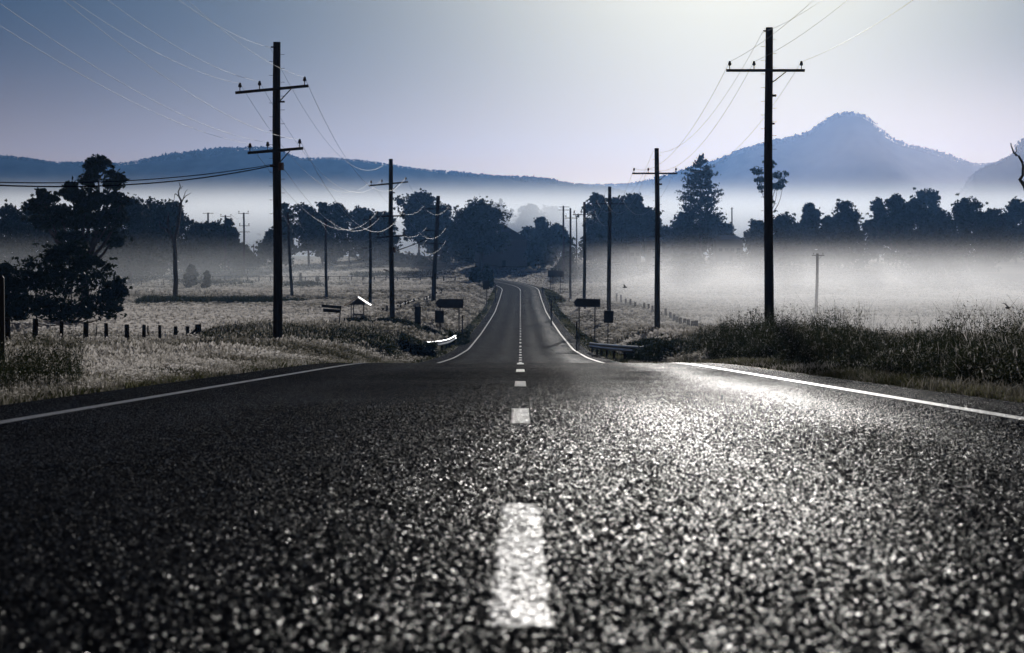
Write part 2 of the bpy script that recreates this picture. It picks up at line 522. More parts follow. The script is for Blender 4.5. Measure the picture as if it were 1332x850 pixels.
lane = lane * (.8 + .6 * vnoise(X * 3, Y / 6, 1.0, 4))
lane = np.where(Y < 51, tracks(U, X, Y), lane)
qy = (ys[:-1, None] * np.ones((1, len(lx) - 1))).ravel()
qx = (.5 * (lx[:-1] + lx[1:])[None] * np.ones((len(ys) - 1, 1))).ravel()
far = strip_mesh('road', X, Y, Z, None, mats=[M['asphalt'], M['oldseal']], midx=(qy > 51 + 2.5 * vnoise(qx, qy * 0, .5, 51) + 1.5 * vnoise(qx, qy * 0, .2, 52)) * 1, lane=lane)
tag(rb, 'stretch of road under and behind the camera', 'road', kind='structure')
tag(far, 'road running over the crest and down to the valley floor', 'road', kind='structure')

# ------------------------------------------------------------------ painted lines
M['paint'] = asphalt('road_paint_over_chips', 'paint')
def paint_strip(name, x0, x1, ya, yb, label, group=None, lift=.006, nearby=False):
    if nearby:
        dy = .004; ys = np.arange(ya, yb, dy); xs = np.arange(x0, x1, .0025)
        X, Y = np.meshgrid(xs, ys)
        # ragged edge
        e = vnoise(X, Y, .012, 6) * .018 + vnoise(X, Y, .06, 8) * .022
        d = np.minimum(np.minimum(X - x0, x1 - X), np.minimum(Y - ya, yb - Y) * .25) + e
        fd = 1 - sm(15, 21.8, Y)
        hs_ = stones(X, Y); bed = vnoise(X, Y, .35, 5) * .004
        Z = road_z(Y) + (np.maximum(hs_ * .9, .0016) + bed) * fd + .001 + np.where(d > .006, .0016, -.004)
        # bare gaps where the seal shows between chips
        gap = (hs_ < .0007) & (vnoise(X, Y, .02, 9) > .05)
        Z = np.where(gap, Z - .004, Z)
        X = X + xc(Y)
    else:
        n = max(2, int((yb - ya) / (.5 if yb < 130 else 1.5)) + 1)
        ys = np.linspace(ya, yb, n)
        xs = np.array([x0, x1])
        X, Y = np.meshgrid(xs, ys); X = X + xc(Y)
        Z = road_z(Y) + lift
    o = strip_mesh(name, X, Y, Z, M['paint'])
    return tag(o, label, 'road marking', group, kind='structure')

W = .067
# dash starts / ends measured in the photograph
near_dashes = [(4.17, 7.25, 'broad white centre dash closest to the camera'), (13.9, 16.7, 'second white centre dash, mid road'),
               (24.2, 26.9, 'third white centre dash, small and short'), (33.6, 36.3, 'fourth white centre dash just before the crest'),
               (43.0, 46.0, 'white centre dash on the very crest of the road')]
for i, (a, b_, lab) in enumerate(near_dashes):
    paint_strip('centre_dash', -W, W, a, b_, lab, 'centre line dashes', nearby=(i < 3))
k = 0
y_ = 89.0
while y_ < 395:
    k += 1
    paint_strip('centre_dash', -W, W, y_, y_ + 3.0, 'small white centre dash on the far straight beyond the crest', 'centre line dashes on the far straight')
    y_ += 9.4 if y_ < 250 else 6.0
paint_strip('centre_line', -.06, .06, 397, 560, 'solid white centre line around the far left bend')
paint_strip('edge_line', -3.45, -3.33, -50, 640, 'continuous white edge line along the left side of the road')
paint_strip('edge_line', 3.36, 3.49, -50, 640, 'continuous white edge line along the right side of the road')
M['ridgeleaf'] = mat('distant_forest', (.03, .04, .03), .95, spec=0)

# ------------------------------------------------------------------ mountains
def ridge(name, pts, Yc, depth, label, bumps, base=-20, col=(.05, .06, .05)):
    """a real ridge: cross-section falls to front and back from the crest line traced in the photograph"""
    px = np.array([p[0] for p in pts], float); py = np.array([p[1] for p in pts], float)
    n = 420
    xs = np.linspace(px[0], px[-1], n); ysr = np.interp(xs, px, py)
    k = np.exp(-.5 * (np.arange(-8, 9) / 3.) ** 2); k /= k.sum()
    ysr = np.convolve(np.pad(ysr, 8, mode='edge'), k, mode='valid')
    Xr = (xs - 666) / F * Yc
    Hr = CZ + (HOR - ysr) / F * Yc
    prof = [(-1, 0), (-.7, .16), (-.48, .36), (-.3, .57), (-.17, .76), (-.08, .89), (-.02, .975), (0, 1), (.06, .95), (.3, .7), (.6, .3), (1, 0)]
    V = []
    for i, (d, h) in enumerate(prof):
        gull = vnoise(Xr, np.full(n, d * depth), depth * .18, 11) * .22 * (1 - abs(2 * h - 1))
        hh = base + (Hr - base) * np.clip(h + gull * (0 < i < len(prof) - 1), 0, 1)
        V.append(np.stack([Xr + vnoise(Xr, Xr * 0 + d * 99, depth * .2, 12) * depth * .1 * min(1, abs(d) * 4), np.full(n, Yc + d * depth) + vnoise(Xr, Xr * 0 + d * 7, depth * .3, 14) * depth * .12 * min(1, abs(d) * 4), hh], -1))
    V = np.array(V); m_ = len(prof)
    I = (np.arange(m_ - 1)[:, None] * n + np.arange(n - 1)[None]).ravel()
    q = np.stack([I, I + 1, I + n + 1, I + n], -1)
    o = npmesh(name, V.reshape(-1, 3), q, mat(name + '_forest', col, .95, vary=.5, vscale=.02, spec=.0), smooth=True)
    tag(o, label, 'hill', kind='structure')
    # trees along the crest and upper slopes
    N = bumps
    xi = rng.uniform(0, n - 1.01, N); i0 = xi.astype(int)
    f = xi - i0
    Xc_ = Xr[i0] * (1 - f) + Xr[i0 + 1] * f; Hc = Hr[i0] * (1 - f) + Hr[i0 + 1] * f
    sz = rng.uniform(1.8, 4.6, N) * (Yc / 3600) * (1 + 1.2 * (vnoise(Xc_, Xc_ * 0, 60 * Yc / 3200, 21)))
    q_ = 9
    ang = rng.uniform(-1, 1, (N, q_, 3)); ang[..., 2] = rng.uniform(-.4, 1.1, (N, q_))
    cen = np.stack([Xc_, Yc + rng.uniform(-40, 10, N), Hc], -1)[:, None] + ang * sz[:, None, None] * np.array([.75, .75, 1.])
    leafs(name.replace('ridge', 'hill') + '_trees', cen.reshape(-1, 3), np.repeat(sz * .55, q_), M['ridgeleaf'], None, flat=.0)
    oo = bpy.context.scene.objects[-1]
    return o

def leafs(name, cen, size, material, parent, flat=0.0, up=None):
    """random quads at the given centres"""
    N = len(cen)
    a = rng.normal(size=(N, 3)); a /= np.linalg.norm(a, axis=1, keepdims=True)
    if flat: a[:, 2] *= (1 - flat); a /= np.linalg.norm(a, axis=1, keepdims=True)
    b_ = rng.normal(size=(N, 3)); b_ -= (b_ * a).sum(1, keepdims=True) * a; b_ /= np.linalg.norm(b_, axis=1, keepdims=True)
    s = (np.asarray(size) * np.ones(N))[:, None] * rng.uniform(.6, 1.3, (N, 1))
    a = a * s; b_ = b_ * s * rng.uniform(.4, .8, (N, 1))
    V = np.stack([cen - a, cen - b_ * .9, cen + a, cen + b_], 1).reshape(-1, 3)
    q = np.arange(4 * N).reshape(-1, 4)
    return npmesh(name, V, q, material, parent)

left_pts = [(-260, 215), (-120, 200), (0, 206), (40, 209), (80, 215), (130, 217), (160, 216), (200, 210), (250, 205), (300, 198), (340, 193), (365, 196), (392, 211),
            (420, 207), (450, 209), (480, 212), (520, 218), (560, 224), (600, 229), (650, 232), (700, 237), (740, 242), (790, 246), (850, 262), (940, 290)]
ridge('forested_ridge', left_pts, 3100, 420, 'long dark blue forested ridge across the left horizon', 3600)
tag(bpy.context.scene.objects[-1], 'treetops along the crest of the long left ridge', 'forest', kind='stuff')
mtn_pts = [(560, 262), (700, 248), (770, 243), (830, 241), (870, 232), (900, 222), (930, 215), (960, 199), (1000, 189), (1040, 181), (1058, 171), (1072, 159),
           (1088, 151), (1104, 149), (1120, 152), (1134, 162), (1147, 178), (1165, 188), (1200, 197), (1225, 205), (1245, 212), (1265, 216), (1300, 213), (1340, 214), (1460, 222), (1600, 235)]
ridge('mountain_ridge', mtn_pts, 4600, 600, 'pale mountain with a rounded knob summit on the right', 2600)
tag(bpy.context.scene.objects[-1], 'treetops along the crest of the pale right mountain', 'forest', kind='stuff')
spur_pts = [(1245, 262), (1262, 228), (1280, 217), (1300, 211), (1318, 203), (1326, 188), (1340, 177), (1365, 168), (1410, 165), (1480, 175), (1600, 190)]
ridge('spur_ridge', spur_pts, 3500, 380, 'darker forested spur cut off by the right edge of the view', 800)
tag(bpy.context.scene.objects[-1], 'treetops along the dark spur at the far right', 'forest', kind='stuff')

# ------------------------------------------------------------------ trees
def crown_points(lobes, n, surf=.55):
    """leaf positions in a set of ellipsoid lobes (cx,cy,cz,rx,ry,rz)"""
    L = np.array(lobes, float)
    wgt = (L[:, 3] * L[:, 5]); wgt /= wgt.sum()
    i = rng.choice(len(L), n, p=wgt)
    d = rng.normal(size=(n, 3)); d /= np.linalg.norm(d, axis=1, keepdims=True)
    r = rng.uniform(0, 1, n) ** surf
    p = L[i, :3] + d * r[:, None] * L[i, 3:6]
    return p

def split_lobes(lobes, k, shrink=.42):
    """each lobe becomes k smaller clumps near its surface: uneven outline with gaps"""
    out = []
    for (x, y, z, a, b_, c_) in lobes:
        for _ in range(k):
            d = Vector((random.gauss(0, 1), random.gauss(0, 1), random.gauss(0, 1) + .25)).normalized()
            s = shrink * random.uniform(.7, 1.3); q = random.uniform(.45, .98 - s * .25)
            out.append((x + d.x * a * q, y + d.y * b_ * q, z + d.z * c_ * q, a * s, b_ * s, c_ * s * random.uniform(.6, .95)))
    return out

def limb(mb, a, b_, r0, r1, wob=.08, n=6, seg=5):
    a = Vector(a); b_ = Vector(b_); L = (b_ - a).length
    pts = []; rs = []
    o1 = Vector((random.uniform(-1, 1), random.uniform(-1, 1), 0)) * L * wob
    for i in range(seg + 1):
        t = i / seg
        p = a.lerp(b_, t) + o1 * math.sin(math.pi * t) + Vector((0, 0, -L * .08 * math.sin(math.pi * t)))
        pts.append(p); rs.append(r0 * (1 - t) + r1 * t)
    mb.tube(pts, rs, n, cap=False)
    return pts

def tree(name, label, px, top, base, width, Y, lobes=None, leaf=.5, n=4200, k=7, shape='round', mat_='leaf', trunk_r=None,
         crown_from=.32, cat='tree', group='trees standing across the valley', density=1.0, bole=None, shrink=.42):
    """px/top/base/width are measured in the photograph, Y is the tree's own distance"""
    g = at(px, base, Y); h = (base - top) / F * Y; wd = width / F * Y
    z0 = gz(g.x, Y)
    h += g.z - z0                       # keep the measured top whatever the ground does
    g.z = z0
    root = empty(name, g, label=label, cat=cat, group=group)
    if lobes is None:
        lobes = []
        nl = 13
        cz0 = h * crown_from; ch = h - cz0
        for j in range(nl):
            th = random.uniform(0, 6.28); u = (j + .5) / nl
            if shape == 'round': prof = math.sin(math.pi * (.22 + .7 * u)) ** .7
            elif shape == 'cone': prof = 1.05 - u
            elif shape == 'vase': prof = .45 + .6 * u - .35 * max(0, u - .75) * 4
            elif shape == 'dome': prof = math.sqrt(max(.05, 1 - u * u))
            else: prof = .8
            rr = wd * .5 * prof
            s = wd * .5 * (.38 + .2 * random.random())
            if shape == 'cone': s *= .35 + .65 * prof
            dd = max(0, rr - s * .75)
            side = (-1) ** j
            lobes.append((side * abs(math.cos(th)) * dd if j % 3 else math.cos(th) * dd, math.sin(th) * dd * .8, cz0 + ch * (.08 + .84 * u) - s * .2, s, s, s * .8))
        lobes.append((0, 0, h - wd * .17, wd * .2, wd * .2, wd * .17))
        lobes.append((0, 0, cz0 + ch * .5, wd * .3, wd * .3, ch * .38))
    else:
        # explicit lobes in photograph pixels: (px, py, rx, rz) -> metres around the base
        L2 = []
        for (lx, ly, rx, rz_) in lobes:
            q = at(lx, ly, Y)
            dy = random.uniform(-.35, .35) * wd * .5
            L2.append((q.x - g.x, dy, q.z - g.z, rx / F * Y, rx / F * Y * .9, rz_ / F * Y))
        lobes = L2
    small = split_lobes(lobes, k, shrink) if k else lobes
    tr = MB()
    r0 = trunk_r or max(.12, h * .02)
    zc = min(l[2] for l in lobes)
    bl = bole if bole is not None else max(h * .12, min(zc, h * .45))
    lean = Vector((random.uniform(-.04, .04) * h, 0, 0))
    top_p = Vector((lean.x, 0, bl))
    tr.tube([(0, 0, -.3), (0, 0, .2), Vector((lean.x * .5, 0, bl * .5)), top_p], [r0 * 1.5, r0 * 1.1, r0 * .92, r0 * .8], 8, cap=False)
    for l in lobes:
        e = Vector(l[:3])
        limb(tr, top_p - Vector((0, 0, random.uniform(0, .25) * bl)), e, r0 * .5, r0 * .14)
    for l in random.sample(small, min(len(small), 26)):
        src = min(lobes, key=lambda q: (Vector(q[:3]) - Vector(l[:3])).length)
        limb(tr, src[:3], l[:3], r0 * .16, r0 * .05, n=4, seg=3)
    tr.build('trunk', M['bark'], root, smooth=True)
    nn = int(n * density)
    twigs = [(x + random.gauss(0, a * .75), y + random.gauss(0, a * .7), z + random.gauss(.1, .75) * c_, a * .34, a * .34, c_ * .3) for (x, y, z, a, b_, c_) in small for _ in range(3)]
    cen = np.concatenate([crown_points(small, int(nn * .62)), crown_points(lobes, int(nn * .2), .4), crown_points(twigs, int(nn * .22))])
    leafs('crown', cen, leaf, M[mat_], root)
    return root

def pine(name, label, px, top, base, width, Y):
    g = at(px, base, Y); h = (base - top) / F * Y; wd = width / F * Y
    z0 = gz(g.x, Y); h += g.z - z0; g.z = z0
    root = empty(name, g, label=label, cat='pine tree')
    tr = MB(); tr.tube([(0, 0, -.3), (0, 0, h * .5), (0, 0, h * .985)], [h * .017, h * .010, h * .002], 8)
    P = []; S = []
    levels = 18
    for i in range(levels):
        u = i / (levels - 1)
        z = h * (.27 + .715 * u)
        prof = np.interp(u, [0, .12, .3, .45, .6, .72, .84, .93, 1], [.72, 1.0, .9, .83, .74, .60, .55, .38, .12])
        rad = wd * .5 * prof * random.uniform(.85, 1.08)
        nb = 9 if u < .8 else 6
        off = random.uniform(0, 6.28)
        for b_ in range(nb):
            a = off + 6.283 * b_ / nb + random.uniform(-.2, .2)
            L = rad * random.uniform(.6, 1.15)
            z = h * (.27 + .715 * u) + random.gauss(0, h * .012)
            droop = -.06 * L; tip = .10 * L
            pts = []
            for s in range(6):
                t = s / 5
                pts.append(Vector((math.cos(a) * L * t, math.sin(a) * L * t, z + droop * math.sin(math.pi * t) + tip * t * t)))
            tr.tube(pts, [h * .0035 * (1 - .8 * q / 5) for q in range(6)], 4, cap=False)
            m_ = int(75 * (L / (wd * .5)) + 16)
            t = rng.uniform(.25, 1.0, m_) ** .8
            px_ = np.cos(a) * L * t; py_ = np.sin(a) * L * t
            pz = z + droop * np.sin(np.pi * t) + tip * t * t
            spr = L * .13 * (1.1 - .4 * t)
            P.append(np.stack([px_ + rng.normal(0, 1, m_) * spr, py_ + rng.normal(0, 1, m_) * spr, pz + rng.normal(0, .34, m_) + .1], -1))
    tr.build('trunk', M['bark'], root, smooth=True)
    leafs('crown', np.concatenate(P), .40, M['pineleaf'], root, flat=0)
    return root

G_L = 'trees behind the left field'
# --- near left
tree('eucalyptus_tree', 'tall ragged dark gum tree rising behind the big roadside bush on the left', 112, 203, 408, 150, 205,
     lobes=[(128, 214, 19, 13), (118, 232, 15, 10), (146, 234, 20, 15), (118, 262, 24, 20), (148, 262, 16, 14), (96, 250, 16, 12), (62, 262, 20, 13), (45, 268, 16, 10), (84, 282, 26, 16),
            (118, 292, 28, 18), (150, 285, 18, 16), (162, 262, 11, 6), (60, 290, 18, 12), (142, 312, 18, 12), (100, 315, 22, 14)],
     leaf=.23, n=15000, k=8, trunk_r=.42, bole=5.0, group=None, mat_='leaf')
tree('roadside_bush', 'big dense black-green bush directly behind the left post fence', 92, 314, 420, 150, 150,
     lobes=[(92, 336, 40, 20), (118, 352, 34, 22), (62, 350, 34, 20), (138, 372, 24, 18), (48, 376, 30, 22), (90, 372, 40, 22), (120, 398, 34, 20), (60, 402, 40, 18), (152, 402, 14, 16), (158, 378, 8, 10), (25, 400, 26, 20), (92, 405, 34, 16)],
     leaf=.15, n=13000, k=9, trunk_r=.12, bole=.6, group=None, cat='bush', mat_='leaf2')
tree('roadside_bush', 'smaller bush cut by the left edge of the view, beside the big bush', 8, 340, 420, 60, 140,
     lobes=[(8, 352, 16, 12), (-8, 372, 24, 18), (16, 380, 20, 16), (0, 402, 28, 18), (22, 404, 18, 14)], leaf=.15, n=6000, k=8, trunk_r=.1, bole=.4, group=None, cat='bush', mat_='leaf2')
# --- left belt
belt = [
    (8, 266, 345, 78, 430, 'round', 'leftmost tree of the belt behind the left field, cut by the picture edge'),
    (52, 262, 346, 80, 455, 'round', 'broad tree showing left of the tall ragged gum'),
    (168, 254, 350, 74, 420, 'dome', 'flat-topped dark tree just right of the tall ragged gum'),
    (200, 262, 348, 70, 445, 'round', 'dense tree directly behind the bare dead trunk'),
    (225, 262, 345, 54, 470, 'round', 'loose tree with sky gaps right of the bare dead trunk'),
    (258, 294, 352, 56, 480, 'dome', 'low dark tree left of the three-pole group'),
    (276, 288, 352, 50, 500, 'round', 'tree in front of the leftmost distant pole'),
    (298, 284, 350, 24, 500, 'round', 'narrow ivy-hung tree by the middle distant pole'),
    (312, 318, 350, 44, 510, 'dome', 'low shrubby tree at the right end of the left belt'),
    (130, 300, 350, 90, 440, 'dome', 'wide low tree behind the trunk of the tall ragged gum'),
    (342, 318, 345, 46, 1850, 'dome', 'pale misty tree far off left of the nearest left pole'),
    (356, 300, 348, 40, 560, 'dome', 'low tree half hidden by the nearest left power pole'),
    (371, 264, 345, 34, 540, 'cone', 'pointed tree just right of the nearest left power pole'),
    (402, 268, 346, 52, 540, 'vase', 'open crowned gum with sky showing between its limbs, left of centre'),
    (421, 263, 346, 30, 545, 'cone', 'tall leaning gum with twin points left of centre'),
    (438, 262, 346, 44, 560, 'round', 'dense high gum left of the second left pole'),
    (474, 272, 344, 52, 620, 'round', 'round gum behind the second line of poles'),
    (498, 274, 344, 44, 640, 'dome', 'broad tree behind the crossarms of the second left pole'),
    (545, 250, 342, 58, 640, 'vase', 'tall loose gum with ragged top between second and third left poles'),
    (572, 268, 342, 60, 660, 'round', 'large tree directly behind the third left pole'),
    (625, 262, 340, 76, 560, 'dome', 'big umbrella-shaped tree standing before the barn roof'),
    (600, 290, 340, 50, 640, 'round', 'tree filling in left of the big umbrella-shaped tree'),
    (648, 264, 320, 38, 1800, 'round', 'paler tree peeping over the umbrella-shaped tree'),
    (690, 266, 325, 40, 1850, 'round', 'pale tree right of the barn roof'),
    (716, 268, 325, 46, 1950, 'round', 'pale misty tree behind the paired distant poles'),
    (672, 278, 325, 36, 2050, 'vase', 'palest misty tree above the barn roof ridge'),
    (704, 282, 335, 28, 680, 'dome', 'dark round tree in front of the pale misty trees'),
    (724, 292, 338, 42, 700, 'dome', 'dark spreading tree at the foot of the paired distant poles'),
    (690, 296, 336, 40, 720, 'dome', 'low dark tree right of the barn'),
    (778, 252, 342, 46, 640, 'round', 'left-hand tree of the big dark clump behind the third right pole'),
    (803, 256, 342, 44, 650, 'round', 'middle tree of the big dark clump behind the third right pole'),
    (826, 252, 342, 44, 645, 'vase', 'right-hand high tree of the big dark clump left of second right pole'),
    (846, 270, 342, 44, 655, 'round', 'tree of the dark clump directly behind the second right pole'),
    (790, 290, 343, 64, 630, 'dome', 'low front tree of the big dark clump'),
    (868, 296, 340, 40, 700, 'dome', 'sloping low tree left of the tall tiered pine'),
    (890, 276, 342, 44, 690, 'dome', 'rounded tree at the left foot of the tall tiered pine'),
    (925, 278, 342, 46, 700, 'dome', 'rounded tree at the right foot of the tall tiered pine'),
    (945, 290, 342, 30, 720, 'dome', 'small tree right of the tiered pine near the glint-whitened roof'),
    (985, 288, 342, 40, 620, 'dome', 'low dark tree just left of the nearest right pole'),
    (1020, 282, 342, 60, 620, 'dome', 'spreading dark tree just right of the nearest right pole'),
    (1053, 264, 342, 26, 640, 'vase', 'small spiky-topped tree right of the nearest right pole'),
    (1045, 290, 342, 56, 630, 'dome', 'bushy tree under the small spiky-topped tree'),
    (1100, 266, 342, 62, 590, 'round', 'tree with bare lower trunks at the left of the right-hand belt'),
    (1076, 280, 342, 30, 610, 'dome', 'little tree left of the one with bare lower trunks'),
    (1142, 258, 343, 34, 640, 'round', 'feathery tree left of the twin round crowns'),
    (1165, 252, 344, 48, 600, 'round', 'left one of the twin round dark crowns in the right belt'),
    (1190, 256, 344, 52, 600, 'round', 'right one of the twin round dark crowns in the right belt'),
    (1207, 243, 330, 48, 760, 'dome', 'tallest paler tree peeping above the right belt'),
    (1225, 274, 344, 50, 590, 'dome', 'low dark tree under the tallest paler tree'),
    (1258, 258, 344, 74, 570, 'dome', 'widest dome-shaped dark tree of the right belt'),
    (1292, 272, 344, 44, 580, 'round', 'tree with sky gaps at the right shoulder of the widest dome-shaped tree'),
    (1322, 258, 344, 50, 640, 'round', 'paler tree cut by the right edge of the view'),
    (1306, 300, 344, 40, 660, 'dome', 'low tree at the far right edge of the belt'),
]
for i, (px, top, base, wd, Yd, shp, lab) in enumerate(belt):
    nm = 'gum_tree' if shp in ('vase', 'round') else 'broadleaf_tree'
    tree(nm, lab, px, top, base, wd * 1.22, Yd, leaf=.00075 * Yd, n=int(3600 + wd * 120), k=10, shrink=.36, shape=shp, crown_from=.38 if 'umbrella-shaped tree standing' in lab else .02 if shp == 'dome' else (.3 if shp == 'vase' else .08),
         mat_=('leaf', 'leaf2')[i % 2], trunk_r=.012 * (base - top) / F * Yd + .12)
# two cone bushes, the shrub cluster by the bend, small field trees
for (px, top, base, wd, Yd, shp, lab) in [
    (674, 308, 342, 26, 600, 'cone', 'left one of the two clipped conical bushes by the white lit-ground palings'),
    (699, 312, 342, 36, 590, 'dome', 'right one of the two clipped conical bushes by the white lit-ground palings'),
    (655, 318, 342, 26, 610, 'dome', 'low rounded bush left of the two conical bushes'),
    (619, 347, 366, 17, 400, 'dome', 'low dark shrub at the inside of the road bend'),
    (633, 346, 370, 10, 395, 'cone', 'upright narrow shrub at the inside of the road bend'),
    (639, 353, 370, 6, 400, 'cone', 'thin upright shrub closest to the bend'),
    (249, 345, 374, 16, 380, 'round', 'small misty round tree alone in the left field'),
    (269, 353, 375, 12, 370, 'cone', 'small pointed tree alone in the left field'),
    (545, 335, 345, 36, 600, 'dome', 'low scrub patch under the loose gum'),
    (510, 332, 342, 60, 640, 'dome', 'long low scrub behind the left field'),
    (898, 335, 346, 40, 640, 'dome', 'low scrub below the tiered pine in the mist'),
    (1210, 330, 347, 90, 560, 'dome', 'low hedge-like scrub under the right belt'),
    (738, 330, 345, 30, 560, 'dome', 'low shrub at the foot of the distant pole in the mist'),
]:
    tree('field_bush', lab, px, top, base, wd * 1.1, Yd, leaf=.0010 * Yd, n=1500, k=6, shape=shp, crown_from=.05, mat_='leaf2', trunk_r=.08, cat='bush', group='bushes and saplings in the fields')
pine('norfolk_pine', 'tall tiered pine rising above all other trees right of centre', 911, 203, 342, 70, 690)
# thin-stemmed tall tree behind the nearest right pole
tree('tall_gum_tree', 'thin tall tree whose small high crown shows either side of the nearest right pole', 1001, 206, 342, 46, 640,
     lobes=[(985, 222, 8, 6), (990, 236, 7, 6), (1003, 214, 8, 6), (1014, 228, 11, 6), (1010, 242, 9, 6), (1019, 238, 7, 5), (992, 246, 7, 5), (1002, 262, 5, 4)], leaf=.5, n=1300, k=5, trunk_r=.3, bole=19, group=None)

# dead trees
def dead_tree(label, px, base, Y, limbs, r0):
    g = at(px, base, Y); z0 = gz(g.x, Y); 
    root = empty('dead_tree', (g.x, g.y, z0), label=label, cat='dead tree')
    mb = MB()
    for i, (pts, ra, rb_) in enumerate(limbs):
        P = []
        for j, (a, b_) in enumerate(pts):
            q = at(a, b_, Y); P.append(Vector((q.x - g.x, (j * .04) * (-1) ** i if i else 0, q.z - z0)))
        if i == 0: P[0].z = -.3
        n_ = len(P)
        # subdivide with a little wobble
        Q = []; rr = []
        for j in range(n_ - 1):
            for s in range(3):
                t = s / 3
                Q.append(P[j].lerp(P[j + 1], t) + Vector((random.uniform(-1, 1), random.uniform(-1, 1), 0)) * ra * .25 * (s > 0))
                rr.append(ra + (rb_ - ra) * (j + t) / (n_ - 1))
        Q.append(P[-1]); rr.append(rb_)
        mb.tube(Q, rr, 7)
        
    mb.build('trunk', M['deadwood'], root, smooth=True)
    return root
dead_tree('bare dead tree with forked grey limbs standing in the left field', 228, 386, 300, [
    ([(228, 386), (228, 350), (227, 315), (231, 296), (234, 275), (236, 262)], .38, .16),
    ([(236, 262), (233, 256), (232, 250), (235, 243), (233, 237)], .15, .04),
    ([(233, 256), (228, 252), (227, 254), (226, 262)], .08, .03),
    ([(235, 266), (239, 258), (242, 255), (249, 251)], .11, .03),
    ([(238, 260), (241, 250), (244, 246)], .07, .02),
    ([(227, 316), (222, 305), (218, 290), (219, 276)], .22, .09),
    ([(224, 308), (214, 297), (208, 296), (207, 288)], .17, .06),
    ([(235, 246), (238, 242)], .05, .02)], .4)
dead_tree('crooked bare black branch of a dead tree reaching in at the right edge', 1352, 440, 70, [
    ([(1352, 445), (1350, 380), (1344, 300), (1337, 252), (1332, 240), (1329, 236)], .17, .05),
    ([(1329, 237), (1326, 234), (1330, 228), (1329, 212), (1323, 203)], .055, .035),
    ([(1323, 203), (1319, 199), (1317, 192), (1316, 186)], .034, .016),
    ([(1320, 200), (1322, 196), (1321, 191)], .02, .008),
    ([(1344, 300), (1356, 260), (1366, 215), (1362, 190)], .08, .03),
    ([(1337, 252), (1346, 225), (1349, 200)], .05, .015)], .2)

# ------------------------------------------------------------------ power poles
ATT = {}        # attachment points of the wires, by pole key
def insulator(mb_name, p, s, parent):
    mb = MB()
    mb.lathe(p, [(.018 * s, -.10 * s), (.018 * s, .03 * s), (.05 * s, .05 * s), (.085 * s, .06 * s), (.06 * s, .10 * s), (.075 * s, .115 * s), (.05 * s, .16 * s), (.055 * s, .175 * s), (.04 * s, .22 * s), (.01 * s, .235 * s)], 10)
    return mb.build(mb_name, M['porcelain'], parent, smooth=False)

def pole(key, label, px_top, py_top, px_base, py_base, Y, rad, arms, pegs=False, extras=(), group='timber power poles along the road', yaw=0.0, name='power_pole', ins_scale=1.0):
    """arms: (py at the post, px_left, px_right, tilt_px, [insulator px...]) all measured in the photograph"""
    b = at(px_base, py_base, Y); t = at(px_top, py_top, Y)
    z0 = gz(b.x, Y)
    root = empty(name, (b.x, Y, z0), label=label, cat='power pole', group=group)
    T = t - Vector((b.x, Y, z0))
    base = Vector((0, 0, -.5))
    n = 9; pts = []; rs = []
    for i in range(n):
        u = i / (n - 1)
        p = base.lerp(T, u) + Vector((math.sin(u * 7 + Y) * rad * .12, 0, 0))
        pts.append(p); rs.append(rad * (1.08 - .28 * u))
    mb = MB(); mb.tube(pts, rs, 14)
    mb.build('post', M['wood'], root, smooth=True)
    ATT[key] = []
    for ai, (py, pl, pr, tilt, ins) in enumerate(arms):
        pa = at(pl, py + tilt / 2, Y) - Vector(root.location); pb = at(pr, py - tilt / 2, Y) - Vector(root.location)
        c = (pa + pb) / 2; d = pb - pa; L = d.length
        # the arm is bolted to the face of the post turned to the camera
        off = Vector((0, -(rad * .85 + .055), 0))
        rot = Matrix.Rotation(-math.atan2(d.z, d.x), 3, 'Y')
        mb = MB(); mb.box(c + off, (L, .10, .115), rot)
        am = mb.build('crossarm', M['arm'], root, bevel=.008)
        pts_ = []
        for ix in ins:
            u = (ix - pl) / (pr - pl)
            q = pa.lerp(pb, u) + off + Vector((0, 0, .058 + .10 * ins_scale))
            insulator('insulator', q, ins_scale, am)
            pts_.append(Vector(root.location) + q + Vector((0, 0, .2 * ins_scale)))
        ATT[key].append(pts_)
        # one flat strut under the right half of the arm
        pc = Vector(T.lerp(base, 0)); 
        xpost = T.x * (c.z / max(T.z, .1))
        s0 = Vector((xpost + rad * .7, off.y + .0, c.z - .48)); s1 = Vector((c.x + (pb.x - c.x) * .52, off.y, c.z + (pb.z - c.z) * .52 - .06))
        if pl != pr and Y < 320:
            mb = MB(); mb.tube([s0, s1], .022, 4); mb.build('brace', M['steel'] if False else M['arm'], root)
    if pegs:
        h = T.z; i = 0; z = h - .5
        peg = None
        while z > h * .36:
            sgn = -1 if i % 2 else 1
            xp = T.x * z / h
            if peg is None:
                mb = MB(); mb.tube([(0, 0, 0), (.17, 0, 0)], .0085, 5)
                peg = mb.build('climbing_peg', M['porcelain'], root); q = peg
            else:
                q = peg.copy(); C.objects.link(q); q.parent = root
            q.location = (xp + sgn * rad * .8, 0, z)
            q.rotation_euler = (0, 0, 0 if sgn > 0 else math.pi)
            z -= .28; i += 1
    for (nm, ax, ay, bx, by, r_) in extras:
        a = at(ax, ay, Y) - Vector(root.location); b_ = at(bx, by, Y) - Vector(root.location)
        mb = MB(); mb.tube([a + Vector((0, -rad, 0)), b_ + Vector((0, -rad, 0))], r_, 7); mb.build(nm, M['porcelain'], root)
    top = Vector(root.location) + T
    ATT[key].append([top + Vector((-rad - .08, 0, -.22))])
    ATT[key + '_top'] = top
    return root

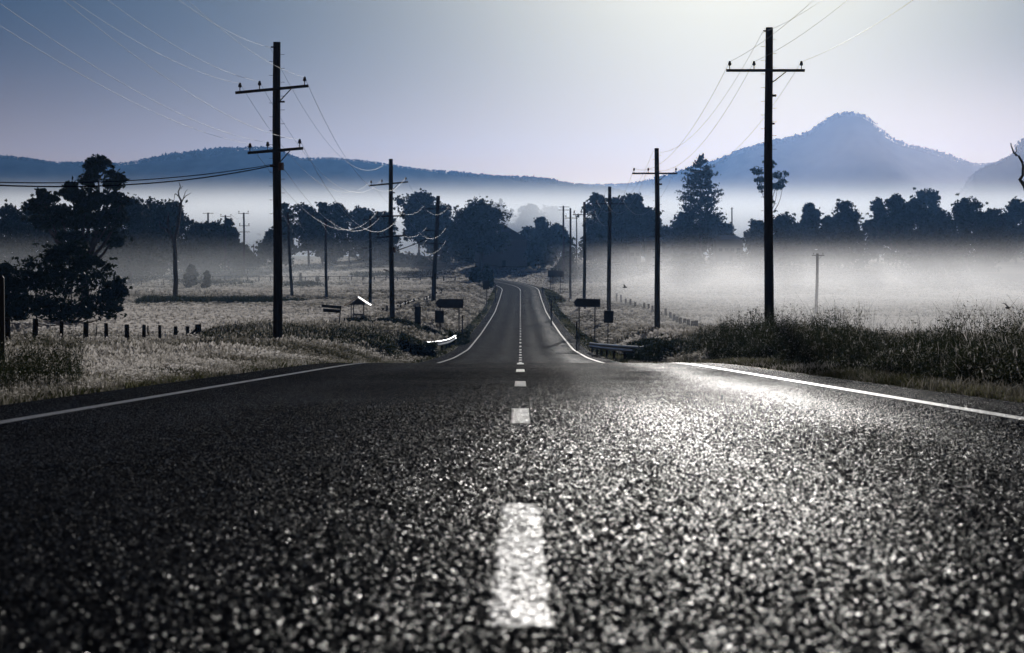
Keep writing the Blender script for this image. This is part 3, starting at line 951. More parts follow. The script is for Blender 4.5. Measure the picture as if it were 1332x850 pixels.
def hook(root, T, rad): pass
pole('L1', 'nearest left power pole, tall and dark with two crossarms', 360, 55, 361, 455, 87.5, .185,
     [(117, 307, 402, 9, [313, 338.5, 397]), (196.5, 323, 395, 6, [326, 349, 390.5])], pegs=True,
     extras=[('fuse_box', 366, 212, 366, 222, .12), ('bracket', 363, 133, 371, 133, .04), ('top_bracket', 353, 62, 359, 62, .03), ('cable_clamp', 352, 216, 360, 216, .06)])
pole('L2', 'second left power pole, with one insulated crossarm above two plain ones', 508, 207, 510, 420, 164, .19,
     [(239.5, 480, 531, 5, [483, 497, 528]), (281.5, 490, 526.5, 1, [491, 500, 524]), (308, 490, 528, 3, [492, 500, 526])],
     extras=[('bracket', 509, 251, 514, 251, .05), ('fuse_box', 513, 322, 513, 329, .12), ('side_bracket', 499, 351, 506, 353, .05)])
pole('L3', 'third left power pole, leaning slightly right over its three crossarms', 570, 255, 563, 400, 241, .25,
     [(272, 550, 586, 0, [552, 584]), (300.5, 553, 581, -1, [555, 580]), (317, 553, 581, -1, [555, 580])])
pole('R1', 'nearest right power pole, tallest, with a single crossarm', 1000, 36, 1000, 432, 88.6, .19,
     [(92.5, 944, 1046, 0, [948.5, 980, 1041.5])], pegs=True,
     extras=[('bracket', 1004, 125, 1009, 125, .05), ('bolt', 1003, 161.5, 1007, 161.5, .04), ('top_bracket', 992, 41, 997, 41, .03)])
pole('R2', 'second right power pole beside the thick weeds, one crossarm', 854.5, 193, 855.5, 432, 148, .19,
     [(226, 822, 881, 0, [824.5, 843, 879])], pegs=True, extras=[('bracket', 857, 240, 861, 240, .06)])
pole('R3', 'third right power pole rising behind the square sign', 793, 243, 792, 412, 216, .21,
     [(265.5, 774, 812, 0, [776, 787, 810])])
pole('R4', 'fourth right power pole fading into the paddock mist', 760.5, 263, 760, 385, 287, .22,
     [(279.5, 745, 774, 0, [747, 756, 773])], ins_scale=1.5)
pole('R5', 'fifth right power pole, thin, with lower part lost in mist', 742, 271, 742, 363, 380, .2,
     [(284, 735, 750, 0, [736, 749])], ins_scale=1.5)
pole('R6', 'distant pole with two crossarms before the tree gap, right of the road', 733, 268, 733, 340, 520, .25,
     [(269.5, 727, 741, 0, []), (273.5, 726, 740, 0, [])])
pole('R7', 'shortest distant pole in the gap between misty trees', 750, 281, 750, 338, 620, .2,
     [(284, 744, 752, 0, [])])
M['cablemat'] = mat('matt_cable', (.02, .02, .022), .95, spec=0)
G2 = 'poles of the farm power line in the left field'
pole('A1', 'slim pole between the second left power pole and its lefthand neighbour', 482, 280, 481.5, 395, 256, .19, [(286, 472, 493, 0, [474, 491]), (323, 471, 478, 0, [])], group=G2)
pole('A2', 'slim field pole in line with the leaning gum', 423.5, 284, 424.5, 380, 303, .2, [(289, 416, 431, 0, [417, 430])], group=G2)
pole('A3', 'slim field pole leaning left just right of the nearest left pole', 374, 276, 380, 371, 309, .22, [(282, 367, 382, 0, [368, 381])], group=G2)
pole('A4', 'distant pole with three crossarms right of the left tree belt', 317, 277, 318, 341, 480, .24, [(278, 310, 324, 0, [311, 323]), (294, 311, 325, 0, [312, 324]), (302, 311, 325, 0, [])], group=G2, ins_scale=1.6)
pole('A5', 'distant pole whose crossarm stands above the narrow tree of the left belt', 293, 280, 293, 341, 490, .24, [(282, 287, 301, 0, [287.5, 300.5])], group=G2, ins_scale=1.6)
pole('A6', 'leftmost distant pole poking out above the left belt', 270.5, 277, 270.5, 341, 505, .24, [(277.8, 264, 278, 0, [])], group=G2)
pole('A7', 'tiny distant pole in the gap left of the nearest left power pole', 330, 318, 330, 341, 620, .18, [(321, 328, 332.5, 0, [])], group=G2)
pole('S1', 'short lone pole with a small crossarm in the misty right paddock', 1063.5, 330, 1061.5, 412, 280, .21, [(332.5, 1056, 1072, 0, [1058, 1070])], group=None, ins_scale=.8)
pole('S2', 'thin bare pole on the skyline right of the tiered pine', 952, 270, 952, 340, 700, .25, [(271.5, 950.3, 953.7, 0, [])], group=None)
pole('S3', 'small pole with a crossbar on the lit bank in the middle of the left field', 454, 328, 454, 350, 520, .16, [(337, 451, 460, 0, [])], group=G2)

# ------------------------------------------------------------------ wires
def wire(name, a, b_, sag, r, label, group, material='wire', n=40):
    pts = []
    for i in range(n + 1):
        t = i / n
        pts.append(a.lerp(b_, t) - Vector((0, 0, 4 * sag * t * (1 - t))))
    mb = MB(); mb.tube(pts, r * (.62 if material == 'wire' else 1), 4, cap=False)
    o = mb.build(name, M[material], smooth=True)
    return tag(o, label, 'power line', group)
GL = 'wires of the left power line'; GR = 'wires of the right power line'
pos = ['left', 'middle', 'right']
# spans reaching back over and past the camera to the poles behind it
def back(p, x_off, yb, rise): return Vector((p.x + x_off, yb, p.z + rise))
for j, p in enumerate(ATT['L1'][0]):
    wire('power_line', p, back(p, 0, 10, 2.95), 1.82, .0085, f'upper {pos[j]} wire sweeping from the nearest left pole off the top left', GL)
for j, p in enumerate(ATT['L1'][1]):
    wire('power_line', p, back(p, 0, 10, 3.0), 1.35 + .1 * j, .0085, f'lower {pos[j]} wire sweeping from the nearest left pole off the top left', GL)
p = ATT['L1'][2][0]
wire('power_line', p, back(p, 0, 10, 3.0), 2.1, .0085, 'topmost single wire from the tip of the nearest left pole up and out left', GL)
for j, p in enumerate(ATT['R1'][0]):
    wire('power_line', p, back(p, 0, 12, 3.0), 1.5, .013, f'{pos[j]} crossarm wire from the nearest right pole out over the top edge', GR)
p = ATT['R1'][1][0]
wire('power_line', p, back(p, 0, 12, 3.0), 1.9, .013, 'topmost wire from the tip of the nearest right pole out over the top edge', GR)
def span(k1, k2, lev, sag, r, lab, grp):
    A = ATT[k1][lev[0]]; B = ATT[k2][lev[1]]
    n = min(len(A), len(B))
    if n == 2 and len(A) == 3: A = [A[0], A[2]]
    if n == 2 and len(B) == 3: B = [B[0], B[2]]
    nm = ['single'] if n == 1 else (['left', 'right'] if n == 2 else pos)
    for j in range(n):
        wire('power_line', A[j], B[j], sag + .12 * j, r, f'{nm[j]} {lab}', grp)
span('L1', 'L2', (0, 0), 2.3, .013, 'upper wire between the first and second left power poles', GL)
span('L1', 'L2', (1, 1), 2.3, .013, 'lower wire between the first and second left power poles', GL)
span('L1', 'L2', (2, 3), 2.3, .012, 'topmost wire joining the tips of the first and second left poles', GL)
span('L2', 'L3', (0, 0), 1.7, .012, 'upper wire between the second and third left power poles', GL)
span('L2', 'L3', (1, 1), 1.5, .012, 'middle wire between the second and third left power poles', GL)
span('L2', 'L3', (2, 2), 1.5, .012, 'bottom wire between the second and third left power poles', GL)
span('R1', 'R2', (0, 0), 1.5, .013, 'crossarm wire between the first and second right power poles', GR)
span('R1', 'R2', (1, 1), 1.5, .012, 'topmost wire joining the tips of the first and second right poles', GR)
span('R2', 'R3', (0, 0), 2.0, .014, 'crossarm wire between the second and third right power poles', GR)
span('R2', 'R3', (1, 1), 2.0, .014, 'topmost wire joining the tips of the second and third right poles', GR)
span('R3', 'R4', (0, 0), 2.0, .016, 'crossarm wire between the third and fourth right power poles', GR)
span('R4', 'R5', (0, 0), 1.5, .018, 'crossarm wire between the fourth and fifth right power poles', GR)
span('R3', 'R4', (1, 1), 1.6, .014, 'topmost wire joining the tips of the third and fourth right poles', GR)
GA = 'wires of the farm power line'
span('A1', 'A2', (0, 0), 1.6, .013, 'sagging wire between the two slim field poles right of centre-left', GA)
span('A2', 'A3', (0, 0), 1.5, .013, 'sagging wire between the slim field pole and its leaning neighbour', GA)
span('A4', 'A5', (0, 0), 1.2, .02, 'wire between the three-arm pole and the next distant pole', GA)
span('L2', 'A2', (1, 0), 2.6, .012, 'pale sagging wire from the second left power pole to the slim field pole', GA)
span('L2', 'A3', (2, 0), 3.2, .012, 'long pale sagging wire from the second left power pole to the leaning field pole', GA)
span('S1', 'R6', (0, 0) if False else (1, 2), 3.0, .016, 'thin wire running from the lone paddock pole towards the road', GA)
# service cables: a pair leaving the first left pole across the left of the picture, one on the far road
a = at(353, 216, 87.5)
wire('service_cable', a, at(-30, 240, 66), .35, .022, 'lower of the paired black service cables crossing the left of the picture', 'paired service cables', 'cablemat')
wire('service_cable', a + Vector((0, 0, .05)), at(-30, 236.5, 68), .28, .017, 'upper of the paired black service cables crossing the left of the picture', 'paired service cables', 'cablemat')
wire('service_cable', at(514, 327, 164), at(560, 309, 225), .05, .045, 'short thick black cable rising from the second left pole towards the third', None, 'cablemat')
wire('service_cable', at(566, 322, 241), at(760, 322, 287), 2.4, .022, 'dark cable sagging across the far road between both pole lines', None, 'cablemat')

# ------------------------------------------------------------------ fences
def fence(name, label, posts, rails=(), post_w=.2, cat='fence', wires=(), mat_='wood', rail_r=.01, rail_mat='wire', round_=True, height=None):
    """posts: (px, py_top, Y, width) ; rails: fractions of the height"""
    P = []
    x0, t0, y0, w0 = posts[0]
    g = at(x0, t0, y0)
    root = empty(name, (g.x, y0, gz(g.x, y0)), label=label, cat=cat)
    O = Vector(root.location)
    for (px, pt, Yp, wd) in posts:
        t = at(px, pt, Yp); z = gz(t.x, Yp)
        if height: t.z = z + height * random.uniform(.92, 1.06)
        mb = MB(); lean = Vector((random.uniform(-.04, .04), random.uniform(-.03, .03), 0))
        bot = Vector((t.x, Yp, z - .3)) - O
        h_ = (t - Vector((t.x, Yp, z))).z
        if round_: mb.tube([bot, bot + Vector((0, 0, .3 + h_ * .5)) + lean * .5, t - O + lean, t - O + lean + Vector((0, 0, .015))], [wd * .5, wd * .49, wd * .46, wd * .36], 8)
        else: mb.box((bot + t - O) / 2, (wd, wd, h_ + .3))
        mb.build('fence_post', M[mat_], root)
        P.append((t - O, h_))
    for fr in rails:
        mb = MB(); pts = []
        for i, (t, h_) in enumerate(P):
            q = t - Vector((0, .0, h_ * (1 - fr)))
            pts.append(q)
            if i + 1 < len(P):
                q2 = P[i + 1][0] - Vector((0, 0, P[i + 1][1] * (1 - fr)))
                pts.append((q + q2) / 2 - Vector((0, 0, .04)))
        mb.tube(pts, rail_r, 4, cap=False); mb.build('rail' if rail_r > .02 else 'fence_wire', M[rail_mat], root, smooth=True)
    return root, O
fp = [(-25, 412, 88, .24), (10, 414, 91, .22), (45, 415, 95, .26), (80, 419, 99, .2), (111, 419.5, 102, .26), (138.5, 421, 105, .2), (165, 422.5, 108, .25), (186.5, 423, 110, .2), (192, 424, 118, .09),
      (208, 423.5, 112, .17), (228, 425, 114, .22), (244, 425, 116, .2), (258.5, 422.5, 118, .36)]
fr_, O = fence('post_fence', 'row of thick dark timber fence posts with wires in the left foreground grass', [f for f in fp if f[3] > .1], rails=(.88, .5), rail_r=.008)
a = at(243, 440, 116) - O; b_ = at(256, 428, 118) - O
mb = MB(); mb.tube([a, b_], .07, 6); mb.build('brace', M['wood'], fr_)
tag(fence('wire_post', 'single thin steel post behind the thick timber fence', [(192, 424, 120, .09)])[0], cat='post')
tag(fence('wire_post', 'thin pale stake between two thick posts behind the big bush', [(125, 424, 112, .06)])[0], cat='post')
fence('paddock_fence', 'line of small fence posts running away along the left bank', [(x, t_, Yp, .2) for x, t_, Yp in [
    (498, 410, 196, ), (503, 403, 200), (517, 404, 212), (521, 403, 219), (527, 401, 228), (531, 399.5, 236), (538, 397, 244), (545, 394, 250), (551.5, 391.5, 256), (555, 389, 264), (559, 386.5, 272), (563, 384, 285), (568, 381, 298), (574, 378, 312)]], rails=(.85, .45), height=1.1, rail_r=.01)
fence('roadside_fence', 'curving line of dark fence posts on the right bank above the misty paddock', [(x, t_, Yp, .32) for x, t_, Yp in [
    (906, 421, 176), (901, 418.5, 183), (895, 416, 191), (890, 413.5, 199), (885, 411.5, 208), (881, 409.5, 217), (877, 408.5, 227), (872, 407.5, 238), (866, 406, 250), (857, 404, 262), (848.5, 403.5, 272), (844, 403, 282), (838, 402, 294),
    (826, 398, 306), (820, 395, 318), (814, 392, 332), (808, 388.5, 347), (802, 385, 362)]], rails=(.85, .5), height=1.4, rail_r=.01)
fence('far_fence', 'long low post and rail fence across the far side of the left field', [(x, 362, 430, .26) for x in range(262, 606, 15)], rails=(.93,), height=1.15, rail_r=.07, rail_mat='arm')
fence('far_fence', 'broken row of low posts in the mist below the left belt', [(x, 358, 470, .22) for x in (168, 190, 226, 252, 300, 322, 340)], rails=(.9,), height=1.1, rail_r=.05, rail_mat='arm')
for lab, x0, x1, Yg in (('leftmost small rail gate frame standing alone in the left field', 171, 184, 395), ('middle rail frame beside the dead tree', 213, 226, 395), ('rail frame just right of the dead tree trunk', 229, 239, 395)):
    fence('rail_frame', lab, [(x0, 371, Yg, .16), (x1, 371, Yg, .16)], rails=(.97, .1), height=1.25, rail_r=.06, rail_mat='arm', cat='cattle rail')
fence('lit_gap_palings', 'white palings standing for lit ground showing below the conical bushes at the head of the road', [(x, 335, 640, .34) for x in np.arange(637, 694, 3.3)], rails=(.95, .4), height=2.0, rail_r=.06, mat_='whitepaint', rail_mat='whitepaint', round_=False)  # white palings stand for lit ground showing between dark trunks
for (lab, px, pt, Yp, wd, h_) in [('dark squat stump beside the field fence, the wider one', 413, 358, 425, 1.0, 1.2), ('dark narrow stump left in the field fence line', 391, 358, 425, .6, 2.0)]:
    t_ = at(px, pt, Yp); z = gz(t_.x, Yp); mb = MB()
    mb.tube([(0, 0, -.2), (0.03, 0, h_ * .3), (-.03, 0, h_ * .8), (0, 0, h_), (0, 0, h_ + .03)], [wd * .6, wd * .48, wd * .42, wd * .4, wd * .25], 9)
    o = mb.build('stump', M['bark'], smooth=True); o.location = (t_.x, Yp, z); tag(o, lab, 'tree stump')
fence('old_fence', 'fence line with posts on the lit rise right of the far bend', [(x, 372, 330, .16) for x in (715, 722, 730, 740, 752)], rails=(.9,), height=1.1, rail_r=.012)

# ------------------------------------------------------------------ signs and road furniture
def sign_root(name, label, cat, px, Y, group=None, py=420):
    g = at(px, py, Y); return empty(name, (g.x, Y, gz(g.x, Y)), label=label, cat=cat, group=group)
def panel_px(root, poly, th, Y, nm, mat_='signback', dy=0.0, rot=0.0):
    """panel outline measured in the photograph; built at its own distance with real thickness"""
    O = Vector(root.location)
    P = [at(x, y, Y) - O for x, y in poly]
    mb = MB(); mb.prism([(p.x, p.z) for p in P], dy - th / 2, dy + th / 2)
    return mb.build(nm, M[mat_], root)
def post_px(root, px0, py0, px1, Y, r=.035, nm='post', mat_='steel', dy=.05, n=8, dx=0):
    O = Vector(root.location)
    t = at(px0, py0, Y) - O; g = at(px1, 420, Y); zg = gz(g.x, Y)
    mb = MB(); mb.tube([Vector((g.x, Y, zg - .3)) - O + Vector((0, dy, 0)), t + Vector((0, dy, 0)), t + Vector((0, dy, .01))], [r, r, r * .6], n)
    return mb.build(nm, M[mat_], root)
M['glintroof'] = mat('roof_glint_tint', (.8, .8, .78), .5)  # near-white colour stands for sunlight glancing off the farmhouse roofs
M['dullsteel'] = mat('dull_grey_post', (.11, .11, .115), .6, metal=.3, vary=.2)

r = sign_root('arrow_sign', 'long dark arrow sign pointing left on two posts at the right roadside', 'road sign', 763, 140)
panel_px(r, [(746, 394), (750, 388.3), (781, 389.5), (780.5, 400), (749.5, 399.3)], .03, 140, 'sign_panel')
for x in (753.5, 774): post_px(r, x, 389.5, x - .3, 140, .04, mat_='dullsteel')
for z in (391.5, 397):
    O = Vector(r.location); mb = MB(); mb.tube([at(749.5, z, 140) - O + Vector((0, .035, 0)), at(780, z + .5, 140) - O + Vector((0, .035, 0))], .02, 4); mb.build('back_rail', M['dullsteel'], r)
r = sign_root('square_sign', 'dark upright square sign on one post just behind the right guardrail', 'road sign', 790, 128)
panel_px(r, [(785.7, 404.1), (798.3, 404.5), (797.6, 420.5), (785.4, 420.1)], .025, 128, 'sign_panel'); post_px(r, 791.2, 405, 790.5, 128, .032, mat_='dullsteel')
r = sign_root('arrow_sign', 'long dark arrow sign pointing left above the bright left guardrail', 'road sign', 585, 165)
panel_px(r, [(566, 394.5), (571, 389), (603, 389.3), (602.5, 401), (570.5, 400.8)], .03, 165, 'sign_panel')
for x in (572.5, 597): post_px(r, x, 390, x, 165, .045, mat_='dullsteel')
r = sign_root('square_sign', 'dark square sign under the left arrow sign, on its own post', 'road sign', 572, 150)
panel_px(r, [(565.6, 404), (577.6, 404.4), (577.3, 420.6), (566, 420.2)], .025, 150, 'sign_panel'); post_px(r, 572, 405, 572.5, 150, .035, mat_='dullsteel')
r = sign_root('finger_sign', 'pair of dark name boards stacked on a leaning post at the left', 'road sign', 438, 120)
panel_px(r, [(418.2, 396.2), (444.3, 398.2), (443.8, 402.2), (418.2, 400)], .025, 120, 'sign_panel')
panel_px(r, [(420.5, 401.4), (443.5, 403.2), (443.3, 407.4), (420.4, 406.1)], .025, 120, 'sign_panel')
post_px(r, 443.2, 398, 438.5, 120, .035, mat_='dullsteel')
r = sign_root('board_sign', 'tall narrow dark board standing upright between the second left pole and the signs', 'notice board', 543.5, 150)
panel_px(r, [(539.2, 398.8), (547.6, 398.8), (547.4, 424), (539.4, 424)], .04, 150, 'sign_panel', 'darkpaint')
for x in (540.4, 546.4): post_px(r, x, 399.5, x, 150, .03, mat_='dullsteel')
r = sign_root('square_sign', 'small far square sign on a post by the left of the far bend', 'road sign', 632.5, 290)
panel_px(r, [(628, 365), (636.4, 365), (636.2, 376.8), (628.2, 376.8)], .03, 290, 'sign_panel'); post_px(r, 632.8, 366, 632.8, 290, .055, mat_='dullsteel')
r = sign_root('billboard', 'large pale blank board fading into the mist right of the far bend', 'billboard', 723, 430, py=370)
panel_px(r, [(712.5, 352), (733, 352), (733, 360.5), (712.5, 360.5)], .08, 430, 'sign_panel')
for x in (716, 729): post_px(r, x, 353, x, 430, .07, mat_='dullsteel')

# guide posts
def guide_post(label, px, py_top, Y, wd, h=None, name='guide_post', m_='darkpaint', refl=True, group='guide posts'):
    t = at(px, py_top, Y); z = gz(t.x, Y); hh = (t.z - z) if h is None else h
    root = empty(name, (t.x, Y, z), label=label, cat='guide post', group=group)
    mb = MB(); mb.box((0, 0, hh / 2 - .15), (wd, wd * .35, hh + .3)); mb.add([(-wd / 2, -wd * .17, hh), (wd / 2, -wd * .17, hh), (wd / 2, wd * .17, hh), (-wd / 2, wd * .17, hh), (-wd * .2, 0, hh + wd * .5), (wd * .2, 0, hh + wd * .5)], [(0, 1, 5, 4), (2, 3, 4, 5), (1, 2, 5), (3, 0, 4)])
    mb.build('post', M[m_], root)
    if refl:
        mb = MB(); mb.box((0, -wd * .2, hh - .12), (wd * .55, .012, .1)); mb.build('reflector', M['porcelain'], root)
    return root
guide_post('dark blue marker post at the extreme left edge beside the road', 1.5, 362, 27, .075, refl=False, group=None)
guide_post('short dark guide post left of the right arrow sign', 750.3, 419, 133, .10)
guide_post('guide post with a pointed head at the right road edge further on', 717, 391, 215, .14)
guide_post('thin guide post on the left verge close to the far bend', 644.5, 370, 330, .14)
guide_post('thin guide post below the left arrow sign on the verge', 601.5, 411, 158, .10)
guide_post('guide post near the edge of the mist beyond the far signs', 706, 374, 380, .16)
r = sign_root('striped_post', 'short post with three white bands beside the tall narrow board', 'marker post', 531, 145)
O = Vector(r.location); a = at(531, 416.5, 145) - O
mb = MB(); mb.box((a.x, 0, a.z / 2 - .1), (.13, .05, a.z + .2)); mb.build('post', M['darkpaint'], r)
for i, py in enumerate((418.3, 423.8, 428.6)):
    q = at(531.3, py, 145) - O; mb = MB(); mb.box((q.x, -.035, q.z), (.17, .02, .075), Matrix.Rotation(R(-22), 3, 'Y')); mb.build('white_band', M['whitepaint'], r)

# guardrails : W profile beam bent along a plan curve
def guardrail(label, pts, posts=5, h=.72):
    """pts: plan points (x,y)"""
    P = np.array(pts, float); n = 40
    d = np.r_[0, np.cumsum(np.hypot(*np.diff(P, axis=0).T))]; s = np.linspace(0, d[-1], n)
    xs = np.interp(s, d, P[:, 0]); ys = np.interp(s, d, P[:, 1])
    k = np.exp(-.5 * (np.arange(-4, 5) / 2.) ** 2); k /= k.sum()
    xs[4:-4] = np.convolve(xs, k, 'same')[4:-4]; ys[4:-4] = np.convolve(ys, k, 'same')[4:-4]
    root = empty('guardrail', (xs[0], ys[0], gz(xs[0], ys[0])), label=label, cat='guardrail')
    O = np.array(root.location)
    prof = [(0, .155), (.03, .14), (.075, .10), (.075, .065), (.01, .02), (.01, -.02), (.075, -.065), (.075, -.10), (.03, -.14), (0, -.155)]
    tx = np.gradient(xs); ty = np.gradient(ys); L = np.hypot(tx, ty); nx_ = -ty / L; ny_ = tx / L
    side = -1 if xs.mean() > 0 else 1        # the hump faces the road
    V = []
    g0 = np.array([gz(x, y) for x, y in zip(xs, ys)])
    for i in range(n):
        for (o_, z) in prof:
            # road is towards -x for the right rail
            sx_ = -1 if xs.mean() > 0 else 1
            nn_ = np.array([nx_[i], ny_[i]]);
            if nn_[0] * sx_ < 0: nn_ = -nn_
            V.append((xs[i] + nn_[0] * o_ - O[0], ys[i] + nn_[1] * o_ - O[1], g0[i] + h + z - O[2] - .155))
    m_ = len(prof); F_ = []
    for i in range(n - 1):
        for j in range(m_ - 1): F_.append((i * m_ + j, i * m_ + j + 1, (i + 1) * m_ + j + 1, (i + 1) * m_ + j))
    mb = MB(); mb.add(V, F_); o = mb.build('rail_beam', M['steel'], root, smooth=True)
    md = o.modifiers.new('thick', 'SOLIDIFY'); md.thickness = .006
    for i in np.linspace(1, n - 2, posts).astype(int):
        mb = MB(); sx_ = 1 if xs.mean() > 0 else -1
        mb.box((xs[i] - O[0] + .10 * sx_, ys[i] - O[1], g0[i] - O[2] + h / 2 - .15), (.12, .15, h + .1)); mb.build('rail_post', M['wood'], root)
    # rounded end piece
    e = 0; mb = MB(); q = Vector((xs[e] - O[0], ys[e] - O[1], g0[e] + h - .155 - O[2]))
    mb.lathe(q + Vector((0, 0, -.16)), [(.13, 0), (.14, .05), (.14, .27), (.13, .32)], 10); mb.build('end_terminal', M['steel'], root, smooth=True)
    return root
def gp(px, Y): return ((px - 666) / F * Y, Y)
guardrail('dark guardrail flaring away from the road at the right, near the weeds', [gp(838, 96), gp(815, 100), gp(797, 106), gp(783, 114), gp(767.5, 128)], 7)
guardrail('bright sunlit guardrail curving beside the road below the left arrow sign', [gp(553, 121), gp(563, 124), gp(572, 128), gp(581, 136), gp(592, 150)], 6)
guardrail('short low guardrail end seen flat-on left of the sunlit guardrail', [gp(536, 119), gp(545, 117.5), gp(552, 117.5), gp(561, 118.5)], 3)

# low rail and white kerb logs near the shelter
def bar(name, label, cat, px0, py0, px1, py1, Y, r_, m_, group=None, n=7):
    a = at(px0, py0, Y); b_ = at(px1, py1, Y); c = (a + b_) / 2; z = gz(c.x, Y)
    root = empty(name, (c.x, Y, z), label=label, cat=cat, group=group); O = Vector(root.location)
    mb = MB(); mb.tube([a - O, (a + b_) / 2 - O + Vector((0, .1, -.02)), b_ - O], r_, n); mb.build('rail', M[m_], root, smooth=True)
    for t in (.12, .88):
        q = a.lerp(b_, t) - O; zg = gz((O + q).x, Y) - O.z
        mb = MB(); mb.tube([(q.x, .03, zg - .2), (q.x, .03, q.z)], r_ * .8, 6); mb.build('rail_post', M['wood'], root)
    return root
bar('barrier_rail', 'low pale barrier rail lying across the side track entrance', 'barrier', 484, 432.3, 523, 432.8, 134, .055, 'steel')

# shelter
Ys = 172
g = at(465, 424, Ys); root = empty('roadside_shelter', (g.x, Ys, gz(g.x, Ys)), R(0), label='tiny open shelter with gleaming gabled metal roof on thin posts', cat='shelter'); O = Vector(root.location)
ap = at(465.5, 387.5, Ys) - O; eL = at(448.5, 398.6, Ys) - O; eR = at(482.5, 398.6, Ys) - O
for nm, e in (('roof_left', eL), ('roof_right', eR)):
    mb = MB(); y0, y1 = -.9, .9; t_ = .09
    mb.add([(ap.x, y0, ap.z), (e.x, y0, e.z), (e.x, y1, e.z), (ap.x, y1, ap.z), (ap.x, y0, ap.z + t_), (e.x, y0, e.z + t_), (e.x, y1, e.z + t_), (ap.x, y1, ap.z + t_)],
           [(0, 1, 2, 3), (7, 6, 5, 4), (0, 4, 5, 1), (1, 5, 6, 2), (2, 6, 7, 3), (3, 7, 4, 0)])
    mb.build('roof_sheet', M['roofmetal'], root)
mb = MB(); mb.tube([(ap.x, -.93, ap.z + .06), (ap.x, .93, ap.z + .06)], .06, 8); mb.build('ridge_cap', M['roofmetal'], root, smooth=True)
zE = (at(465, 396.2, Ys) - O).z
for yy in (-.7, .7):
    mb = MB(); mb.prism([(eL.x * .62 + ap.x * .38, zE - .02), (eR.x * .62 + ap.x * .38, zE - .02), (ap.x, ap.z - .06)], yy - .02, yy + .02); mb.build('gable_board', M['signback'], root)
for px_ in (458.2, 473.2):
    for yy in (-.7, .7):
        q = at(px_ + (0.8 if yy > 0 else -.6) * (1 if px_ < 465 else -1), 396, Ys) - O
        mb = MB(); mb.box((q.x, yy, zE / 2 - .1), (.075, .075, zE + .2)); mb.build('post', M['signback'], root)
zz = (at(465, 409.5, Ys) - O).z; a = at(459, 409, Ys) - O; b_ = at(473, 409, Ys) - O
for yy in (-.7, .7):
    mb = MB(); mb.box(((a.x + b_.x) / 2, yy, zz), (b_.x - a.x, .05, .08)); mb.build('cross_rail', M['signback'], root)
# pale rocks at its foot
for (px_, py_, s, lab) in [(452.5, 419, .28, 'upright pale stone left of the tiny shelter'), (463, 421, .33, 'tilted white stone at the foot of the tiny shelter'), (470.5, 424.2, .36, 'flat white stone right of the tiny shelter'), (459, 425, .2, 'smallest pale stone in front of the tiny shelter')]:
    q = at(px_, py_, 162); z = gz(q.x, 162)
    me = bpy.data.meshes.new('stone'); bm = bmesh.new(); bmesh.ops.create_icosphere(bm, subdivisions=2, radius=1)
    for v in bm.verts:
        f = 1 + .35 * (random.random() - .5)
        v.co = Vector((v.co.x * s * f, v.co.y * s * .8 * f, max(-.1, (v.co.z * s * .7 * f))))
    bm.to_mesh(me); bm.free(); me.materials.append(M['whitepaint' if False else 'stone'] if 'stone' in M else M['whitepaint'])
    o = bpy.data.objects.new('stone', me); C.objects.link(o); o.location = (q.x, 162, q.z if q.z > z else z); tag(o, lab, 'stone', 'pale stones around the shelter')
# gravel track on the left
def patch(name, label, poly, m_, lift=.03):
    """sheet draped over the ground inside a plan outline of quads rows"""
    V = []; n_c = 24
    for (xa, xb, y) in poly:
        for i in range(n_c):
            x = xa + (xb - xa) * i / (n_c - 1); V.append((x, y, gz(x, y) + lift))
    m_r = len(poly); I = (np.arange(m_r - 1)[:, None] * n_c + np.arange(n_c - 1)[None]).ravel()
    q = np.stack([I, I + 1, I + n_c + 1, I + n_c], -1)
    return tag(npmesh(name, np.array(V), q, m_, smooth=True), label, name.replace('_', ' '), kind='structure')
M['gravel'] = mat('pale_gravel', (.42, .38, .33), .95, vary=.3, vscale=3, bump=1.0, bscale=25, spec=.1)
rows_ = []
for y in np.arange(118, 133, .7):
    px0 = 486 + 6 * math.sin(y); px1 = 540 + 14 * math.sin(y * .9)
    rows_.append(((px0 - 666) / F * y, (px1 - 666) / F * y, y))
patch('side_track', 'pale gravel patch of the side track joining from the left', rows_, M['gravel'])

